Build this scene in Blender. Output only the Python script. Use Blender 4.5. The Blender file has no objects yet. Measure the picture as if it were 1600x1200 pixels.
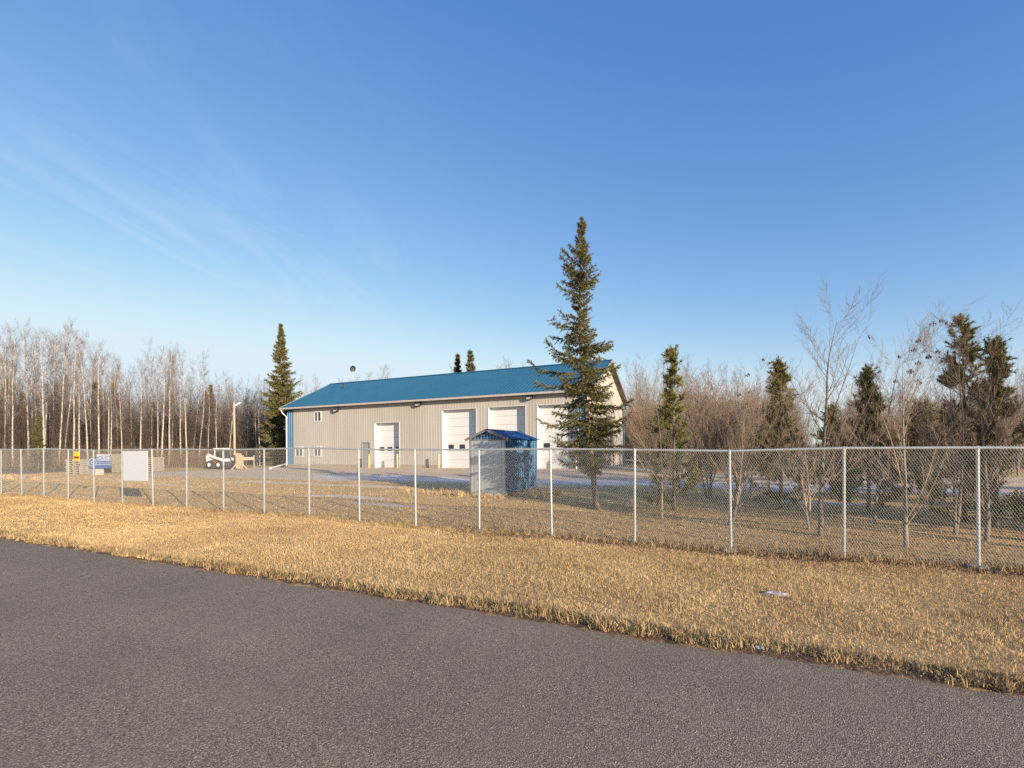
import bpy, bmesh, math, random
import numpy as np
from mathutils import Vector, Matrix

scene = bpy.context.scene
C = scene.collection
R = math.radians

# ------------------------------------------------------------------ camera
F_PX, ROLL, HOR, YAW, CAM_H = 770.0, 0.009, 705.0, R(24.5), 1.7
cam_d = bpy.data.cameras.new('camera')
cam = bpy.data.objects.new('camera', cam_d); C.objects.link(cam)
cam_d.sensor_width = 36.0; cam_d.sensor_fit = 'HORIZONTAL'
cam_d.lens = 36.0 * F_PX / 1600.0
cam_d.shift_y = (HOR - 600.0) / 1600.0
cam_d.clip_start = 0.05; cam_d.clip_end = 6000
cam.matrix_world = (Matrix.Translation((0, 0, CAM_H)) @ Matrix.Rotation(YAW, 4, 'Z')
                    @ Matrix.Rotation(R(90), 4, 'X') @ Matrix.Rotation(-ROLL, 4, 'Z'))
scene.camera = cam

# ------------------------------------------------------------------ sun and sky
SUN_EL = R(12.5)
SUN_AZ = R(116.5)                       # clockwise from +Y
sun_dir = Vector((math.sin(SUN_AZ) * math.cos(SUN_EL), math.cos(SUN_AZ) * math.cos(SUN_EL), math.sin(SUN_EL)))
sd = bpy.data.lights.new('sun', 'SUN'); sd.energy = 4.8; sd.angle = R(0.55); sd.color = (1.0, 0.85, 0.66)
sun = bpy.data.objects.new('sun', sd); C.objects.link(sun)
sun.rotation_euler = sun_dir.to_track_quat('Z', 'Y').to_euler()
sun.location = (20, -20, 30)

world = bpy.data.worlds.new('World'); scene.world = world; world.use_nodes = True
nt = world.node_tree; nt.nodes.clear()
def N(t, typ, **kw):
    n = t.nodes.new(typ)
    for k, v in kw.items():
        if k == 'ins':
            for a, b in v.items(): n.inputs[a].default_value = b
        else: setattr(n, k, v)
    return n
sky = N(nt, 'ShaderNodeTexSky', sky_type='NISHITA', sun_disc=False)
sky.sun_elevation = SUN_EL; sky.sun_rotation = SUN_AZ
sky.altitude = 600; sky.air_density = 1.0; sky.dust_density = 0.3; sky.ozone_density = 4.0
bg = N(nt, 'ShaderNodeBackground', ins={'Strength': 0.112})
out = N(nt, 'ShaderNodeOutputWorld')
# thin cirrus: streaky noise on a flat cloud layer (direction divided by its height)
tc = N(nt, 'ShaderNodeTexCoord'); sep = N(nt, 'ShaderNodeSeparateXYZ')
nt.links.new(tc.outputs['Generated'], sep.inputs[0])
zz = N(nt, 'ShaderNodeMath', operation='MAXIMUM', ins={1: 0.06}); nt.links.new(sep.outputs['Z'], zz.inputs[0])
dv = N(nt, 'ShaderNodeVectorMath', operation='DIVIDE')
cz = N(nt, 'ShaderNodeCombineXYZ')
for i in range(3): nt.links.new(zz.outputs[0], cz.inputs[i])
nt.links.new(tc.outputs['Generated'], dv.inputs[0]); nt.links.new(cz.outputs[0], dv.inputs[1])
# colour response of the photograph, per channel, over the whole sky
sc0 = N(nt, 'ShaderNodeSeparateColor'); cc0 = N(nt, 'ShaderNodeCombineColor'); nt.links.new(sky.outputs[0], sc0.inputs[0])
for ch, (k_, g_, top_) in enumerate(((2.72, 1.33, .73), (1.24, .95, .87), (.97, .5, .97))):
    a_ = N(nt, 'ShaderNodeMath', operation='MULTIPLY', ins={1: .206}); nt.links.new(sc0.outputs[ch], a_.inputs[0])
    b0 = N(nt, 'ShaderNodeMath', operation='POWER', ins={1: g_}); nt.links.new(a_.outputs[0], b0.inputs[0])
    c0 = N(nt, 'ShaderNodeMath', operation='MULTIPLY', ins={1: k_}); nt.links.new(b0.outputs[0], c0.inputs[0])
    d0 = N(nt, 'ShaderNodeMath', operation='SMOOTH_MIN', ins={1: top_, 2: .25}); nt.links.new(c0.outputs[0], d0.inputs[0])
    e0 = N(nt, 'ShaderNodeMath', operation='DIVIDE', ins={1: .206}); nt.links.new(d0.outputs[0], e0.inputs[0]); nt.links.new(e0.outputs[0], cc0.inputs[ch])
mp = N(nt, 'ShaderNodeMapping', vector_type='TEXTURE'); mp.inputs['Rotation'].default_value = (0, 0, R(112)); mp.inputs['Scale'].default_value = (1.7, 0.42, 1)
nt.links.new(dv.outputs[0], mp.inputs['Vector'])
cn = N(nt, 'ShaderNodeTexNoise', ins={'Scale': 1.1, 'Detail': 7.0, 'Roughness': 0.6, 'Distortion': 1.3})
nt.links.new(mp.outputs[0], cn.inputs['Vector'])
big = N(nt, 'ShaderNodeTexNoise', ins={'Scale': 0.32, 'Detail': 2.0}); nt.links.new(dv.outputs[0], big.inputs['Vector'])
r1 = N(nt, 'ShaderNodeMapRange', ins={1: 0.47, 2: 0.72, 3: 0.0, 4: 1.0}); nt.links.new(cn.outputs['Fac'], r1.inputs[0])
r2 = N(nt, 'ShaderNodeMapRange', ins={1: 0.36, 2: 0.60, 3: 0.08, 4: 0.42}); nt.links.new(big.outputs['Fac'], r2.inputs[0])
mm = N(nt, 'ShaderNodeMath', operation='MULTIPLY'); nt.links.new(r1.outputs[0], mm.inputs[0]); nt.links.new(r2.outputs[0], mm.inputs[1])
wd_ = N(nt, 'ShaderNodeVectorMath', operation='DOT_PRODUCT'); wd_.inputs[1].default_value = (-0.97, 0.24, 0.0)
nt.links.new(tc.outputs['Generated'], wd_.inputs[0])
wr_ = N(nt, 'ShaderNodeMapRange', ins={1: 0.55, 2: 0.97}); wr_.interpolation_type = 'SMOOTHSTEP'; nt.links.new(wd_.outputs['Value'], wr_.inputs[0])
m2 = N(nt, 'ShaderNodeMath', operation='MULTIPLY'); nt.links.new(mm.outputs[0], m2.inputs[0]); nt.links.new(wr_.outputs[0], m2.inputs[1]); mm = m2
cm = N(nt, 'ShaderNodeMix', data_type='RGBA'); cm.inputs[7].default_value = (3.3, 4.0, 4.7, 1)
nt.links.new(mm.outputs[0], cm.inputs[0]); nt.links.new(cc0.outputs[0], cm.inputs[6])
nt.links.new(cm.outputs[2], bg.inputs[0]); nt.links.new(bg.outputs[0], out.inputs[0])

scene.view_settings.view_transform = 'Standard'; scene.view_settings.look = 'None'
scene.view_settings.gamma = 1.0; scene.view_settings.exposure = 0.87
scene.view_settings.use_curve_mapping = False
scene.cycles.use_denoising = False          # keep twigs, wires and grass crisp

# ------------------------------------------------------------------ ground shape, pixel helpers
SL = 0.0092
KY = [-2000, -8, 4.7, 7.2, 10.2, 14, 27, 60, 2000]
KZ = [-.3, -.06, 0, -.12, -.2, -.1, .53, .6, .6]
def gz(x, y):
    x = np.asarray(x, float); y = np.asarray(y, float)
    w = np.clip((28 - y) / 14.0, 0, 1)
    und = .018 * np.sin(x * .9 + y * .5) + .014 * np.sin(x * .37 - y * 1.3) + .01 * np.sin(2.1 * x + 1.7 * y)
    und = und * np.clip((y - 5.2) / 2, 0, 1) * np.clip((28 - y) / 3, 0.25, 1)
    return np.interp(y, KY, KZ) - SL * np.clip(x, -70, 70) * w + und
def G(x, y): return float(gz(x, y))
def ray(px, py):
    u, v = px - 800, py - HOR
    c, s = math.cos(ROLL), math.sin(ROLL)
    u0, v0 = c * u - s * v, s * u + c * v
    cx, cy = u0 / F_PX, 1.0
    return (cx * math.cos(YAW) - cy * math.sin(YAW), cx * math.sin(YAW) + cy * math.cos(YAW), -v0 / F_PX)
def on_ground(px, py):
    d = ray(px, py); t = np.linspace(1, 140, 28000)
    h = CAM_H + d[2] * t - gz(d[0] * t, d[1] * t)
    i = int(np.argmax(h < 0)); t = t[i]
    return Vector((d[0] * t, d[1] * t, G(d[0] * t, d[1] * t)))
def at_depth(px, depth):                # a ground point in the direction of pixel column px
    d = ray(px, HOR); return Vector((d[0] * depth, d[1] * depth, G(d[0] * depth, d[1] * depth)))
def depth_of(p): return -p[0] * math.sin(YAW) + p[1] * math.cos(YAW)
CR = Vector((math.cos(YAW), math.sin(YAW), 0))      # to the right across the view

# ------------------------------------------------------------------ materials
def mat(name, c1, c2=None, rough=0.8, scale=6.0, metal=0.0, bump=0.0, bscale=None, stretch=(1, 1, 1),
        lo=0.35, hi=0.65, detail=5.0, spec=0.5, c3=None, s3=0.6, attr=None, coord='Object'):
    m = bpy.data.materials.new(name); m.use_nodes = True
    t = m.node_tree; b = t.nodes['Principled BSDF']
    b.inputs['Roughness'].default_value = rough; b.inputs['Metallic'].default_value = metal
    b.inputs['Specular IOR Level'].default_value = spec
    tcn = N(t, 'ShaderNodeTexCoord'); mpn = N(t, 'ShaderNodeMapping'); mpn.inputs['Scale'].default_value = stretch
    t.links.new(tcn.outputs[coord], mpn.inputs['Vector'])
    if c2 is None: c2 = tuple(x * .82 for x in c1)
    nz = N(t, 'ShaderNodeTexNoise', ins={'Scale': scale, 'Detail': detail, 'Roughness': 0.6})
    t.links.new(mpn.outputs[0], nz.inputs['Vector'])
    rp = N(t, 'ShaderNodeMapRange', ins={1: lo, 2: hi}); t.links.new(nz.outputs['Fac'], rp.inputs[0])
    mx = N(t, 'ShaderNodeMix', data_type='RGBA'); mx.inputs[6].default_value = (*c1, 1); mx.inputs[7].default_value = (*c2, 1)
    t.links.new(rp.outputs[0], mx.inputs[0]); col = mx.outputs[2]
    if c3 is not None:
        n3 = N(t, 'ShaderNodeTexNoise', ins={'Scale': s3, 'Detail': 3.0}); t.links.new(mpn.outputs[0], n3.inputs['Vector'])
        r3 = N(t, 'ShaderNodeMapRange', ins={1: .42, 2: .68}); t.links.new(n3.outputs['Fac'], r3.inputs[0])
        m3 = N(t, 'ShaderNodeMix', data_type='RGBA'); m3.inputs[7].default_value = (*c3, 1)
        t.links.new(r3.outputs[0], m3.inputs[0]); t.links.new(col, m3.inputs[6]); col = m3.outputs[2]
    if attr:
        at = N(t, 'ShaderNodeAttribute', attribute_name=attr)
        ma = N(t, 'ShaderNodeMix', data_type='RGBA', blend_type='MULTIPLY'); ma.inputs[0].default_value = 1
        t.links.new(col, ma.inputs[6]); t.links.new(at.outputs['Color'], ma.inputs[7]); col = ma.outputs[2]
    t.links.new(col, b.inputs['Base Color'])
    if bump:
        nb = N(t, 'ShaderNodeTexNoise', ins={'Scale': bscale or scale * 3, 'Detail': 6.0}); t.links.new(mpn.outputs[0], nb.inputs['Vector'])
        bp = N(t, 'ShaderNodeBump', ins={'Strength': 1.0, 'Distance': bump}); t.links.new(nb.outputs['Fac'], bp.inputs['Height'])
        t.links.new(bp.outputs[0], b.inputs['Normal'])
    return m

M = {}
M['siding'] = mat('siding', (.44, .40, .35), (.415, .38, .33), .55, 1.5, stretch=(1, 1, .15), c3=(.385, .345, .295), s3=.7)
M['gable'] = M['siding']
M['trimblue'] = mat('trim_blue', (.035, .145, .27), (.03, .125, .24), .4, 2)
M['roofblue'] = mat('roof_blue', (.024, .12, .195), (.027, .13, .205), .5, 1.2, stretch=(.6, .2, 1), c3=(.032, .135, .21), s3=.3)
M['white'] = mat('white_paint', (.63, .625, .615), (.60, .595, .585), .45, 2)
M['gutter'] = mat('gutter_metal', (.50, .47, .43), (.44, .41, .38), .45, 3)
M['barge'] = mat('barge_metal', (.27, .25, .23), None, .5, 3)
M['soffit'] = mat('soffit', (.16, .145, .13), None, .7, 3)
M['concrete'] = mat('concrete', (.34, .29, .23), (.26, .22, .17), .9, 4, bump=.004)
M['steeldoor'] = mat('steel_door', (.27, .27, .28), (.24, .24, .25), .5, 3)
M['glass'] = mat('dark_glass', (.015, .018, .02), (.02, .022, .025), .06, 2, spec=.8)
M['blind'] = mat('blind_glass', (.16, .18, .17), (.08, .09, .09), .1, 3, stretch=(6, 1, .5))
M['rubber'] = mat('rubber', (.018, .018, .018), (.03, .028, .026), .8, 6)
M['lampbody'] = mat('lamp_body', (.05, .047, .045), None, .5, 5)
M['lampglass'] = mat('lamp_glass', (.42, .41, .38), None, .15, 5)
M['yellow'] = mat('yellow_paint', (.58, .44, .19), (.50, .38, .17), .6, 5)
M['galv'] = mat('galvanised', (.56, .57, .55), (.46, .47, .46), .42, 9, metal=.35)
M['wire'] = mat('wire', (.44, .43, .39), (.36, .35, .32), .5, 9, metal=.15)
M['sign'] = mat('sign_white', (.60, .605, .62), (.585, .59, .605), .5, 1.5)
M['pvc'] = mat('white_pvc', (.74, .73, .70), (.66, .65, .62), .4, 4)
M['shedgrey'] = mat('shed_grey', (.47, .485, .50), (.41, .425, .44), .38, 1.6, metal=.35, stretch=(1, 1, .5))
M['shedblue'] = mat('shed_blue', (.012, .09, .19), (.02, .12, .22), .4, 2.2, stretch=(1, 1, .4), metal=.2)
M['shedroof'] = mat('shed_roof', (.018, .085, .25), (.035, .12, .30), .33, 2.5, metal=.25)
M['shedstripe'] = mat('shed_stripe', (.14, .26, .40), (.10, .20, .33), .4, 4)
M['shedtrim'] = mat('shed_trim', (.23, .20, .19), (.17, .15, .14), .5, 6)
M['wood'] = mat('weathered_wood', (.52, .42, .30), (.40, .32, .23), .85, 5, stretch=(1, 1, 6), bump=.003)
M['woodgrey'] = mat('grey_wood', (.33, .30, .26), (.24, .22, .20), .9, 5, stretch=(6, 1, 1), bump=.003)
M['woodpale'] = mat('pale_wood', (.47, .37, .25), (.39, .30, .20), .85, 5, stretch=(1, 1, 5))
M['signyellow'] = mat('sign_yellow', (.85, .62, .01), (.80, .58, .01), .4, 3)
M['signred'] = mat('sign_red', (.55, .06, .02), None, .4, 3)
M['signblack'] = mat('sign_black', (.03, .02, .02), None, .5, 3)
M['signblue'] = mat('sign_blue', (.03, .085, .23), (.04, .10, .26), .45, 3)
M['signpale'] = mat('sign_pale', (.40, .43, .50), (.32, .36, .43), .5, 3)
M['loaderwhite'] = mat('loader_white', (.78, .75, .70), (.70, .66, .60), .4, 3)
M['loaderred'] = mat('loader_red', (.48, .085, .045), (.40, .08, .05), .45, 3)
M['bark_aspen'] = mat('aspen_bark', (.56, .50, .41), (.42, .37, .30), .85, 3.0, stretch=(2, 2, 1.2), c3=(.14, .115, .09), s3=5.5)
M['bark_grey'] = mat('grey_bark', (.21, .17, .135), (.12, .10, .08), .9, 14, stretch=(1, 1, .3), bump=.006)
M['bark_pale'] = mat('pale_bark', (.33, .265, .195), (.19, .15, .115), .9, 10, stretch=(1, 1, .3), bump=.004)
M['bark_spruce'] = mat('spruce_bark', (.22, .165, .12), (.13, .10, .08), .95, 20, bump=.008)
M['twig_aspen'] = mat('aspen_twig', (.235, .19, .17), (.165, .135, .12), .85, 1.5)
M['twig'] = mat('bare_twig', (.23, .165, .125), (.15, .11, .09), .85, 1.5)
M['twig_pale'] = mat('pale_twig', (.36, .265, .17), (.25, .18, .12), .85, 1.5)
M['twig_brush'] = mat('brush_twig', (.27, .175, .105), (.175, .115, .07), .9, .6)
M['under'] = mat('undergrowth', (.17, .115, .085), (.105, .075, .058), .95, .5)
M['needle'] = mat('spruce_needle', (.185, .155, .050), (.105, .102, .038), .75, 2.2, attr='tint', spec=.3)
M['needle_dark'] = mat('far_needle', (.14, .12, .045), (.08, .08, .034), .8, 1.2, attr='tint', spec=.3)
M['pine'] = mat('pine_needle', (.25, .215, .05), (.14, .14, .042), .75, 2.0, attr='tint', spec=.3)
M['seed'] = mat('seed_key', (.15, .095, .06), (.10, .065, .045), .9, 4)
M['grass'] = mat('dry_grass', (.69, .49, .27), (.59, .405, .21), .9, .9, attr='tint', spec=.15, c3=(.50, .335, .18), s3=.45)
M['footing'] = mat('footing_concrete', (.33, .31, .28), (.24, .22, .20), .95, 12)
M['snow'] = mat('old_snow', (.62, .63, .66), (.42, .42, .43), .75, 22, bump=.01)
M['leaf'] = mat('dead_leaf', (.16, .085, .045), (.27, .155, .08), .9, 6)
M['stone'] = mat('stone', (.42, .39, .35), (.33, .31, .28), .9, 7, bump=.01)

# ------------------------------------------------------------------ mesh helpers
def raw_mesh(name, V, Fq=None, Ft=None, smooth=False):
    V = np.asarray(V, np.float32).reshape(-1, 3)
    me = bpy.data.meshes.new(name)
    me.vertices.add(len(V)); me.vertices.foreach_set('co', V.ravel())
    parts, starts, n = [], [], 0
    if Fq is not None and len(Fq):
        Fq = np.asarray(Fq, np.int32).reshape(-1, 4); parts.append(Fq.ravel()); starts.append(n + 4 * np.arange(len(Fq))); n += Fq.size
    if Ft is not None and len(Ft):
        Ft = np.asarray(Ft, np.int32).reshape(-1, 3); parts.append(Ft.ravel()); starts.append(n + 3 * np.arange(len(Ft))); n += Ft.size
    L = np.concatenate(parts); S = np.concatenate(starts).astype(np.int32)
    me.loops.add(len(L)); me.loops.foreach_set('vertex_index', L)
    me.polygons.add(len(S)); me.polygons.foreach_set('loop_start', S)
    me.update(calc_edges=True)
    if smooth: me.polygons.foreach_set('use_smooth', np.ones(len(S), bool))
    return me
def obj(name, me, m, parent=None, loc=None):
    o = bpy.data.objects.new(name, me); C.objects.link(o)
    if m is not None and len(me.materials) == 0: me.materials.append(M[m] if isinstance(m, str) else m)
    if parent is not None: o.parent = parent
    if loc is not None: o.location = loc
    return o
def tag(o, label, cat, group=None):
    o['label'] = label; o['category'] = cat
    if group: o['group'] = group
    return o
def thing(name, label, cat, loc=(0, 0, 0), rz=0, group=None):
    o = bpy.data.objects.new(name, None); C.objects.link(o); o.empty_display_size = .2
    o.location = loc; o.rotation_euler = (0, 0, rz)
    return tag(o, label, cat, group)
def kind(o, k): o['kind'] = k; return o
def dup(root, loc, rz, sc=1.0, label=None, group=None):
    r = root.copy(); C.objects.link(r); r.location = loc; r.rotation_euler = (0, 0, rz)
    r.scale = (sc, sc, sc) if np.isscalar(sc) else sc
    if label: r['label'] = label
    if group: r['group'] = group
    for ch in list(root.children):
        c = ch.copy(); C.objects.link(c); c.parent = r
        for g in list(ch.children):
            d = g.copy(); C.objects.link(d); d.parent = c
    return r

class MB:
    def __init__(s): s.v = []; s.f = []
    def add(s, V, Fs):
        n = len(s.v); s.v += [tuple(p) for p in V]; s.f += [tuple(i + n for i in f) for f in Fs]; return s
    def box(s, x0, x1, y0, y1, z0, z1, mtx=None):
        V = [(x, y, z) for z in (z0, z1) for y in (y0, y1) for x in (x0, x1)]
        if mtx is not None: V = [mtx @ Vector(p) for p in V]
        return s.add(V, [(0, 2, 3, 1), (4, 5, 7, 6), (0, 1, 5, 4), (2, 6, 7, 3), (0, 4, 6, 2), (1, 3, 7, 5)])
    def bar(s, a, b, w, h=None, up=(0, 0, 1)):       # a rectangular bar from a to b
        a, b = Vector(a), Vector(b); d = (b - a); L = d.length; d.normalize(); u = Vector(up)
        sd_ = d.cross(u)
        if sd_.length < 1e-4: sd_ = d.cross(Vector((1, 0, 0)))
        sd_.normalize(); u = sd_.cross(d); h = h or w
        V = [p + sd_ * i * w / 2 + u * j * h / 2 for p in (a, b) for j in (-1, 1) for i in (-1, 1)]
        return s.add(V, [(0, 1, 3, 2), (4, 6, 7, 5), (0, 4, 5, 1), (2, 3, 7, 6), (0, 2, 6, 4), (1, 5, 7, 3)])
    def tube(s, pts, rad, k=8, cap=True):
        pts = [Vector(p) for p in pts]
        if np.isscalar(rad): rad = [rad] * len(pts)
        n0 = len(s.v); ref = None
        for i, p in enumerate(pts):
            d = (pts[min(i + 1, len(pts) - 1)] - pts[max(i - 1, 0)]).normalized()
            if ref is None: ref = d.orthogonal().normalized()
            ref = (ref - d * ref.dot(d)).normalized(); q = d.cross(ref)
            for j in range(k):
                a = 2 * math.pi * j / k
                s.v.append(tuple(p + (ref * math.cos(a) + q * math.sin(a)) * rad[i]))
        for i in range(len(pts) - 1):
            for j in range(k):
                a = n0 + i * k + j; b = n0 + i * k + (j + 1) % k
                s.f.append((a, b, b + k, a + k))
        if cap:
            s.f.append(tuple(n0 + j for j in reversed(range(k))))
            s.f.append(tuple(n0 + (len(pts) - 1) * k + j for j in range(k)))
        return s
    def prism(s, poly, y0, y1):                      # an outline in x,z extruded along y
        n = len(poly)
        V = [(x, y0, z) for x, z in poly] + [(x, y1, z) for x, z in poly]
        return s.add(V, [tuple(range(n)), tuple(reversed(range(n, 2 * n)))] + [(i, i + n, (i + 1) % n + n, (i + 1) % n) for i in range(n)])
    def mesh(s, name, bevel=0, smooth=False):
        me = bpy.data.meshes.new(name); me.from_pydata(s.v, [], s.f)
        bm = bmesh.new(); bm.from_mesh(me)
        bmesh.ops.recalc_face_normals(bm, faces=bm.faces)
        if bevel: bmesh.ops.bevel(bm, geom=list(bm.edges), offset=bevel, segments=1, affect='EDGES', clamp_overlap=True)
        bm.to_mesh(me); bm.free()
        if smooth:
            for p in me.polygons: p.use_smooth = True
        return me
    def build(s, name, m, parent=None, bevel=0, smooth=False, loc=None):
        return obj(name, s.mesh(name, bevel, smooth), m, parent, loc)

def frusta(segs, k=3):
    """segs rows: x0 y0 z0 x1 y1 z1 r0 r1 -> verts, quads"""
    S = np.asarray(segs, np.float64).reshape(-1, 8)
    a, b = S[:, :3], S[:, 3:6]; d = b - a
    d /= np.maximum(np.linalg.norm(d, axis=1, keepdims=True), 1e-9)
    ref = np.where(np.abs(d[:, 2:3]) < .9, np.array([[0, 0, 1.]]), np.array([[1., 0, 0]]))
    u = np.cross(d, ref); u /= np.linalg.norm(u, axis=1, keepdims=True); w = np.cross(d, u)
    n = len(S); V = np.zeros((n, 2 * k, 3))
    for j in range(k):
        an = 2 * math.pi * j / k; o = u * math.cos(an) + w * math.sin(an)
        V[:, j] = a + o * S[:, 6:7]; V[:, k + j] = b + o * S[:, 7:8]
    base = (np.arange(n) * 2 * k)[:, None]
    Q = np.concatenate([base + np.array([[j, (j + 1) % k, k + (j + 1) % k, k + j]]) for j in range(k)], 0)
    return V.reshape(-1, 3), Q
def seg_mesh(name, segs, k=3):
    V, Q = frusta(segs, k); return raw_mesh(name, V, Q, smooth=True)

# ------------------------------------------------------------------ ground sheet
def lines(lo, hi, step, far, grow=1.35):
    a = list(np.arange(lo, hi + 1e-6, step)); d = step; x = lo; L = []
    while x > -far: d *= grow; x -= d; L.append(x)
    d = step; x = hi; U = []
    while x < far: d *= grow; x += d; U.append(x)
    return np.array(L[::-1] + a + U)
gx = lines(-62, 12, .33, 2500); gy = lines(-7.2, 44, .27, 2500)
XX, YY = np.meshgrid(gx, gy); ZZ = gz(XX, YY)
road_mask = (YY < 4.6) & (YY > -7.0)
ZZ = ZZ - np.where(road_mask, .05, 0)
nx, ny = len(gx), len(gy)
idx = np.arange(nx * ny).reshape(ny, nx)
Q = np.stack([idx[:-1, :-1], idx[:-1, 1:], idx[1:, 1:], idx[1:, :-1]], -1).reshape(-1, 4)
gm = raw_mesh('ground', np.stack([XX, YY, ZZ], -1), Q, smooth=True)
def blob(cx, cy, rx, ry, ang=0.0):
    c, s = math.cos(ang), math.sin(ang); dx, dy = XX - cx, YY - cy
    return np.clip(1.5 - np.sqrt(((dx * c + dy * s) / rx) ** 2 + ((-dx * s + dy * c) / ry) ** 2), 0, 1)
def strip(y0, y1, x0, x1, soft=1.5):
    return np.clip((YY - y0) / soft + .5, 0, 1) * np.clip((y1 - YY) / soft + .5, 0, 1) * np.clip((XX - x0) / 3 + .5, 0, 1) * np.clip((x1 - XX) / 3 + .5, 0, 1)
gravel = np.maximum.reduce([strip(19.2, 30.6, -37, -6), strip(20.3, 26.5, -8, 14), blob(-29, 21.5, 7, 2.6)])
ice = np.maximum.reduce([strip(20.4, 22.4, -22, -4, .9) * .95, strip(20.6, 22.6, -5, 8, .8), blob(-13.5, 14.2, 2.6, .35) * .8, blob(-10.6, 13.1, 2.0, .25) * .8, blob(2.4, 17.6, 1.2, .3)])
pale = np.maximum.reduce([blob(-21.5, 17.6, 3.6, .45, .05), blob(-15.5, 17.5, 2.6, .35), blob(-26, 15.2, 2.2, .3) * .8, blob(-33, 16.5, 6, 1.0) * .5])
litter = np.clip(1.25 - np.abs(YY - 9.92) / .5, 0, 1) * np.clip((XX + 9) / 6, .25, 1) + np.clip(1.2 - np.abs(YY - 4.72) / .22, 0, 1) * .9
wood = np.clip((YY - 33) / 5, 0, 1) + np.clip((-44 - XX) / 5, 0, 1); wood = np.clip(wood, 0, 1)
for nm, A in (('gravel', gravel), ('ice', ice), ('pale', pale), ('litter', litter), ('wood', wood)):
    at_ = gm.attributes.new(nm, 'FLOAT', 'POINT'); at_.data.foreach_set('value', A.astype(np.float32).ravel())
def ground_material():
    m = bpy.data.materials.new('ground'); m.use_nodes = True; t = m.node_tree; b = t.nodes['Principled BSDF']
    tcn = N(t, 'ShaderNodeTexCoord'); P = tcn.outputs['Object']
    def noise(s, d=5.0, st=None):
        n = N(t, 'ShaderNodeTexNoise', ins={'Scale': s, 'Detail': d, 'Roughness': .62}); src = P
        if st:
            mp_ = N(t, 'ShaderNodeMapping'); mp_.inputs['Scale'].default_value = st; t.links.new(P, mp_.inputs['Vector']); src = mp_.outputs[0]
        t.links.new(src, n.inputs['Vector']); return n.outputs['Fac']
    def rng(f, a, b_): r = N(t, 'ShaderNodeMapRange', ins={1: a, 2: b_}); t.links.new(f, r.inputs[0]); return r.outputs[0]
    def mix(f, a, c):
        x = N(t, 'ShaderNodeMix', data_type='RGBA'); t.links.new(f, x.inputs[0])
        for s_, v in ((6, a), (7, c)):
            if isinstance(v, tuple): x.inputs[s_].default_value = (*v, 1)
            else: t.links.new(v, x.inputs[s_])
        return x.outputs[2]
    def masked(name, nscale, amt=.9):
        a = N(t, 'ShaderNodeAttribute', attribute_name=name)
        n = noise(nscale, 6.0)
        s_ = N(t, 'ShaderNodeMath', operation='MULTIPLY_ADD', ins={1: amt, 2: -amt * .5}); t.links.new(n, s_.inputs[0])
        ad = N(t, 'ShaderNodeMath', operation='ADD'); t.links.new(a.outputs['Fac'], ad.inputs[0]); t.links.new(s_.outputs[0], ad.inputs[1])
        return rng(ad.outputs[0], .38, .62)
    straw = mix(rng(noise(38, 7), .35, .68), (.62, .395, .165), (.44, .27, .11))
    straw = mix(rng(noise(.55, 4), .42, .66), straw, (.52, .33, .14))
    gvl = mix(rng(noise(30, 7), .35, .65), (.66, .49, .325), (.52, .385, .25))
    gvl = mix(rng(noise(.6, 4, (.25, 1, 1)), .4, .66), gvl, (.56, .44, .32))
    col = mix(masked('gravel', .7), straw, gvl)
    col = mix(masked('pale', 1.2), col, (.62, .52, .38))
    icem = masked('ice', .9, .8)
    col = mix(icem, col, mix(rng(noise(3, 5), .35, .65), (.64, .63, .66), (.44, .40, .37)))
    lit = mix(rng(noise(26, 6), .38, .62), (.075, .042, .025), (.20, .115, .06))
    col = mix(masked('litter', 5.0, 1.0), col, lit)
    col = mix(masked('wood', .4), col, mix(rng(noise(9, 6), .4, .6), (.11, .075, .05), (.20, .14, .09)))
    t.links.new(col, b.inputs['Base Color'])
    rr = N(t, 'ShaderNodeMapRange', ins={1: 0, 2: 1, 3: .95, 4: .42}); t.links.new(icem, rr.inputs[0]); t.links.new(rr.outputs[0], b.inputs['Roughness'])
    b.inputs['Specular IOR Level'].default_value = .3
    bp = N(t, 'ShaderNodeBump', ins={'Strength': .8, 'Distance': .03}); t.links.new(noise(22, 8), bp.inputs['Height']); t.links.new(bp.outputs[0], b.inputs['Normal'])
    return m
kind(obj('ground', gm, ground_material()), 'structure')

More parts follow.
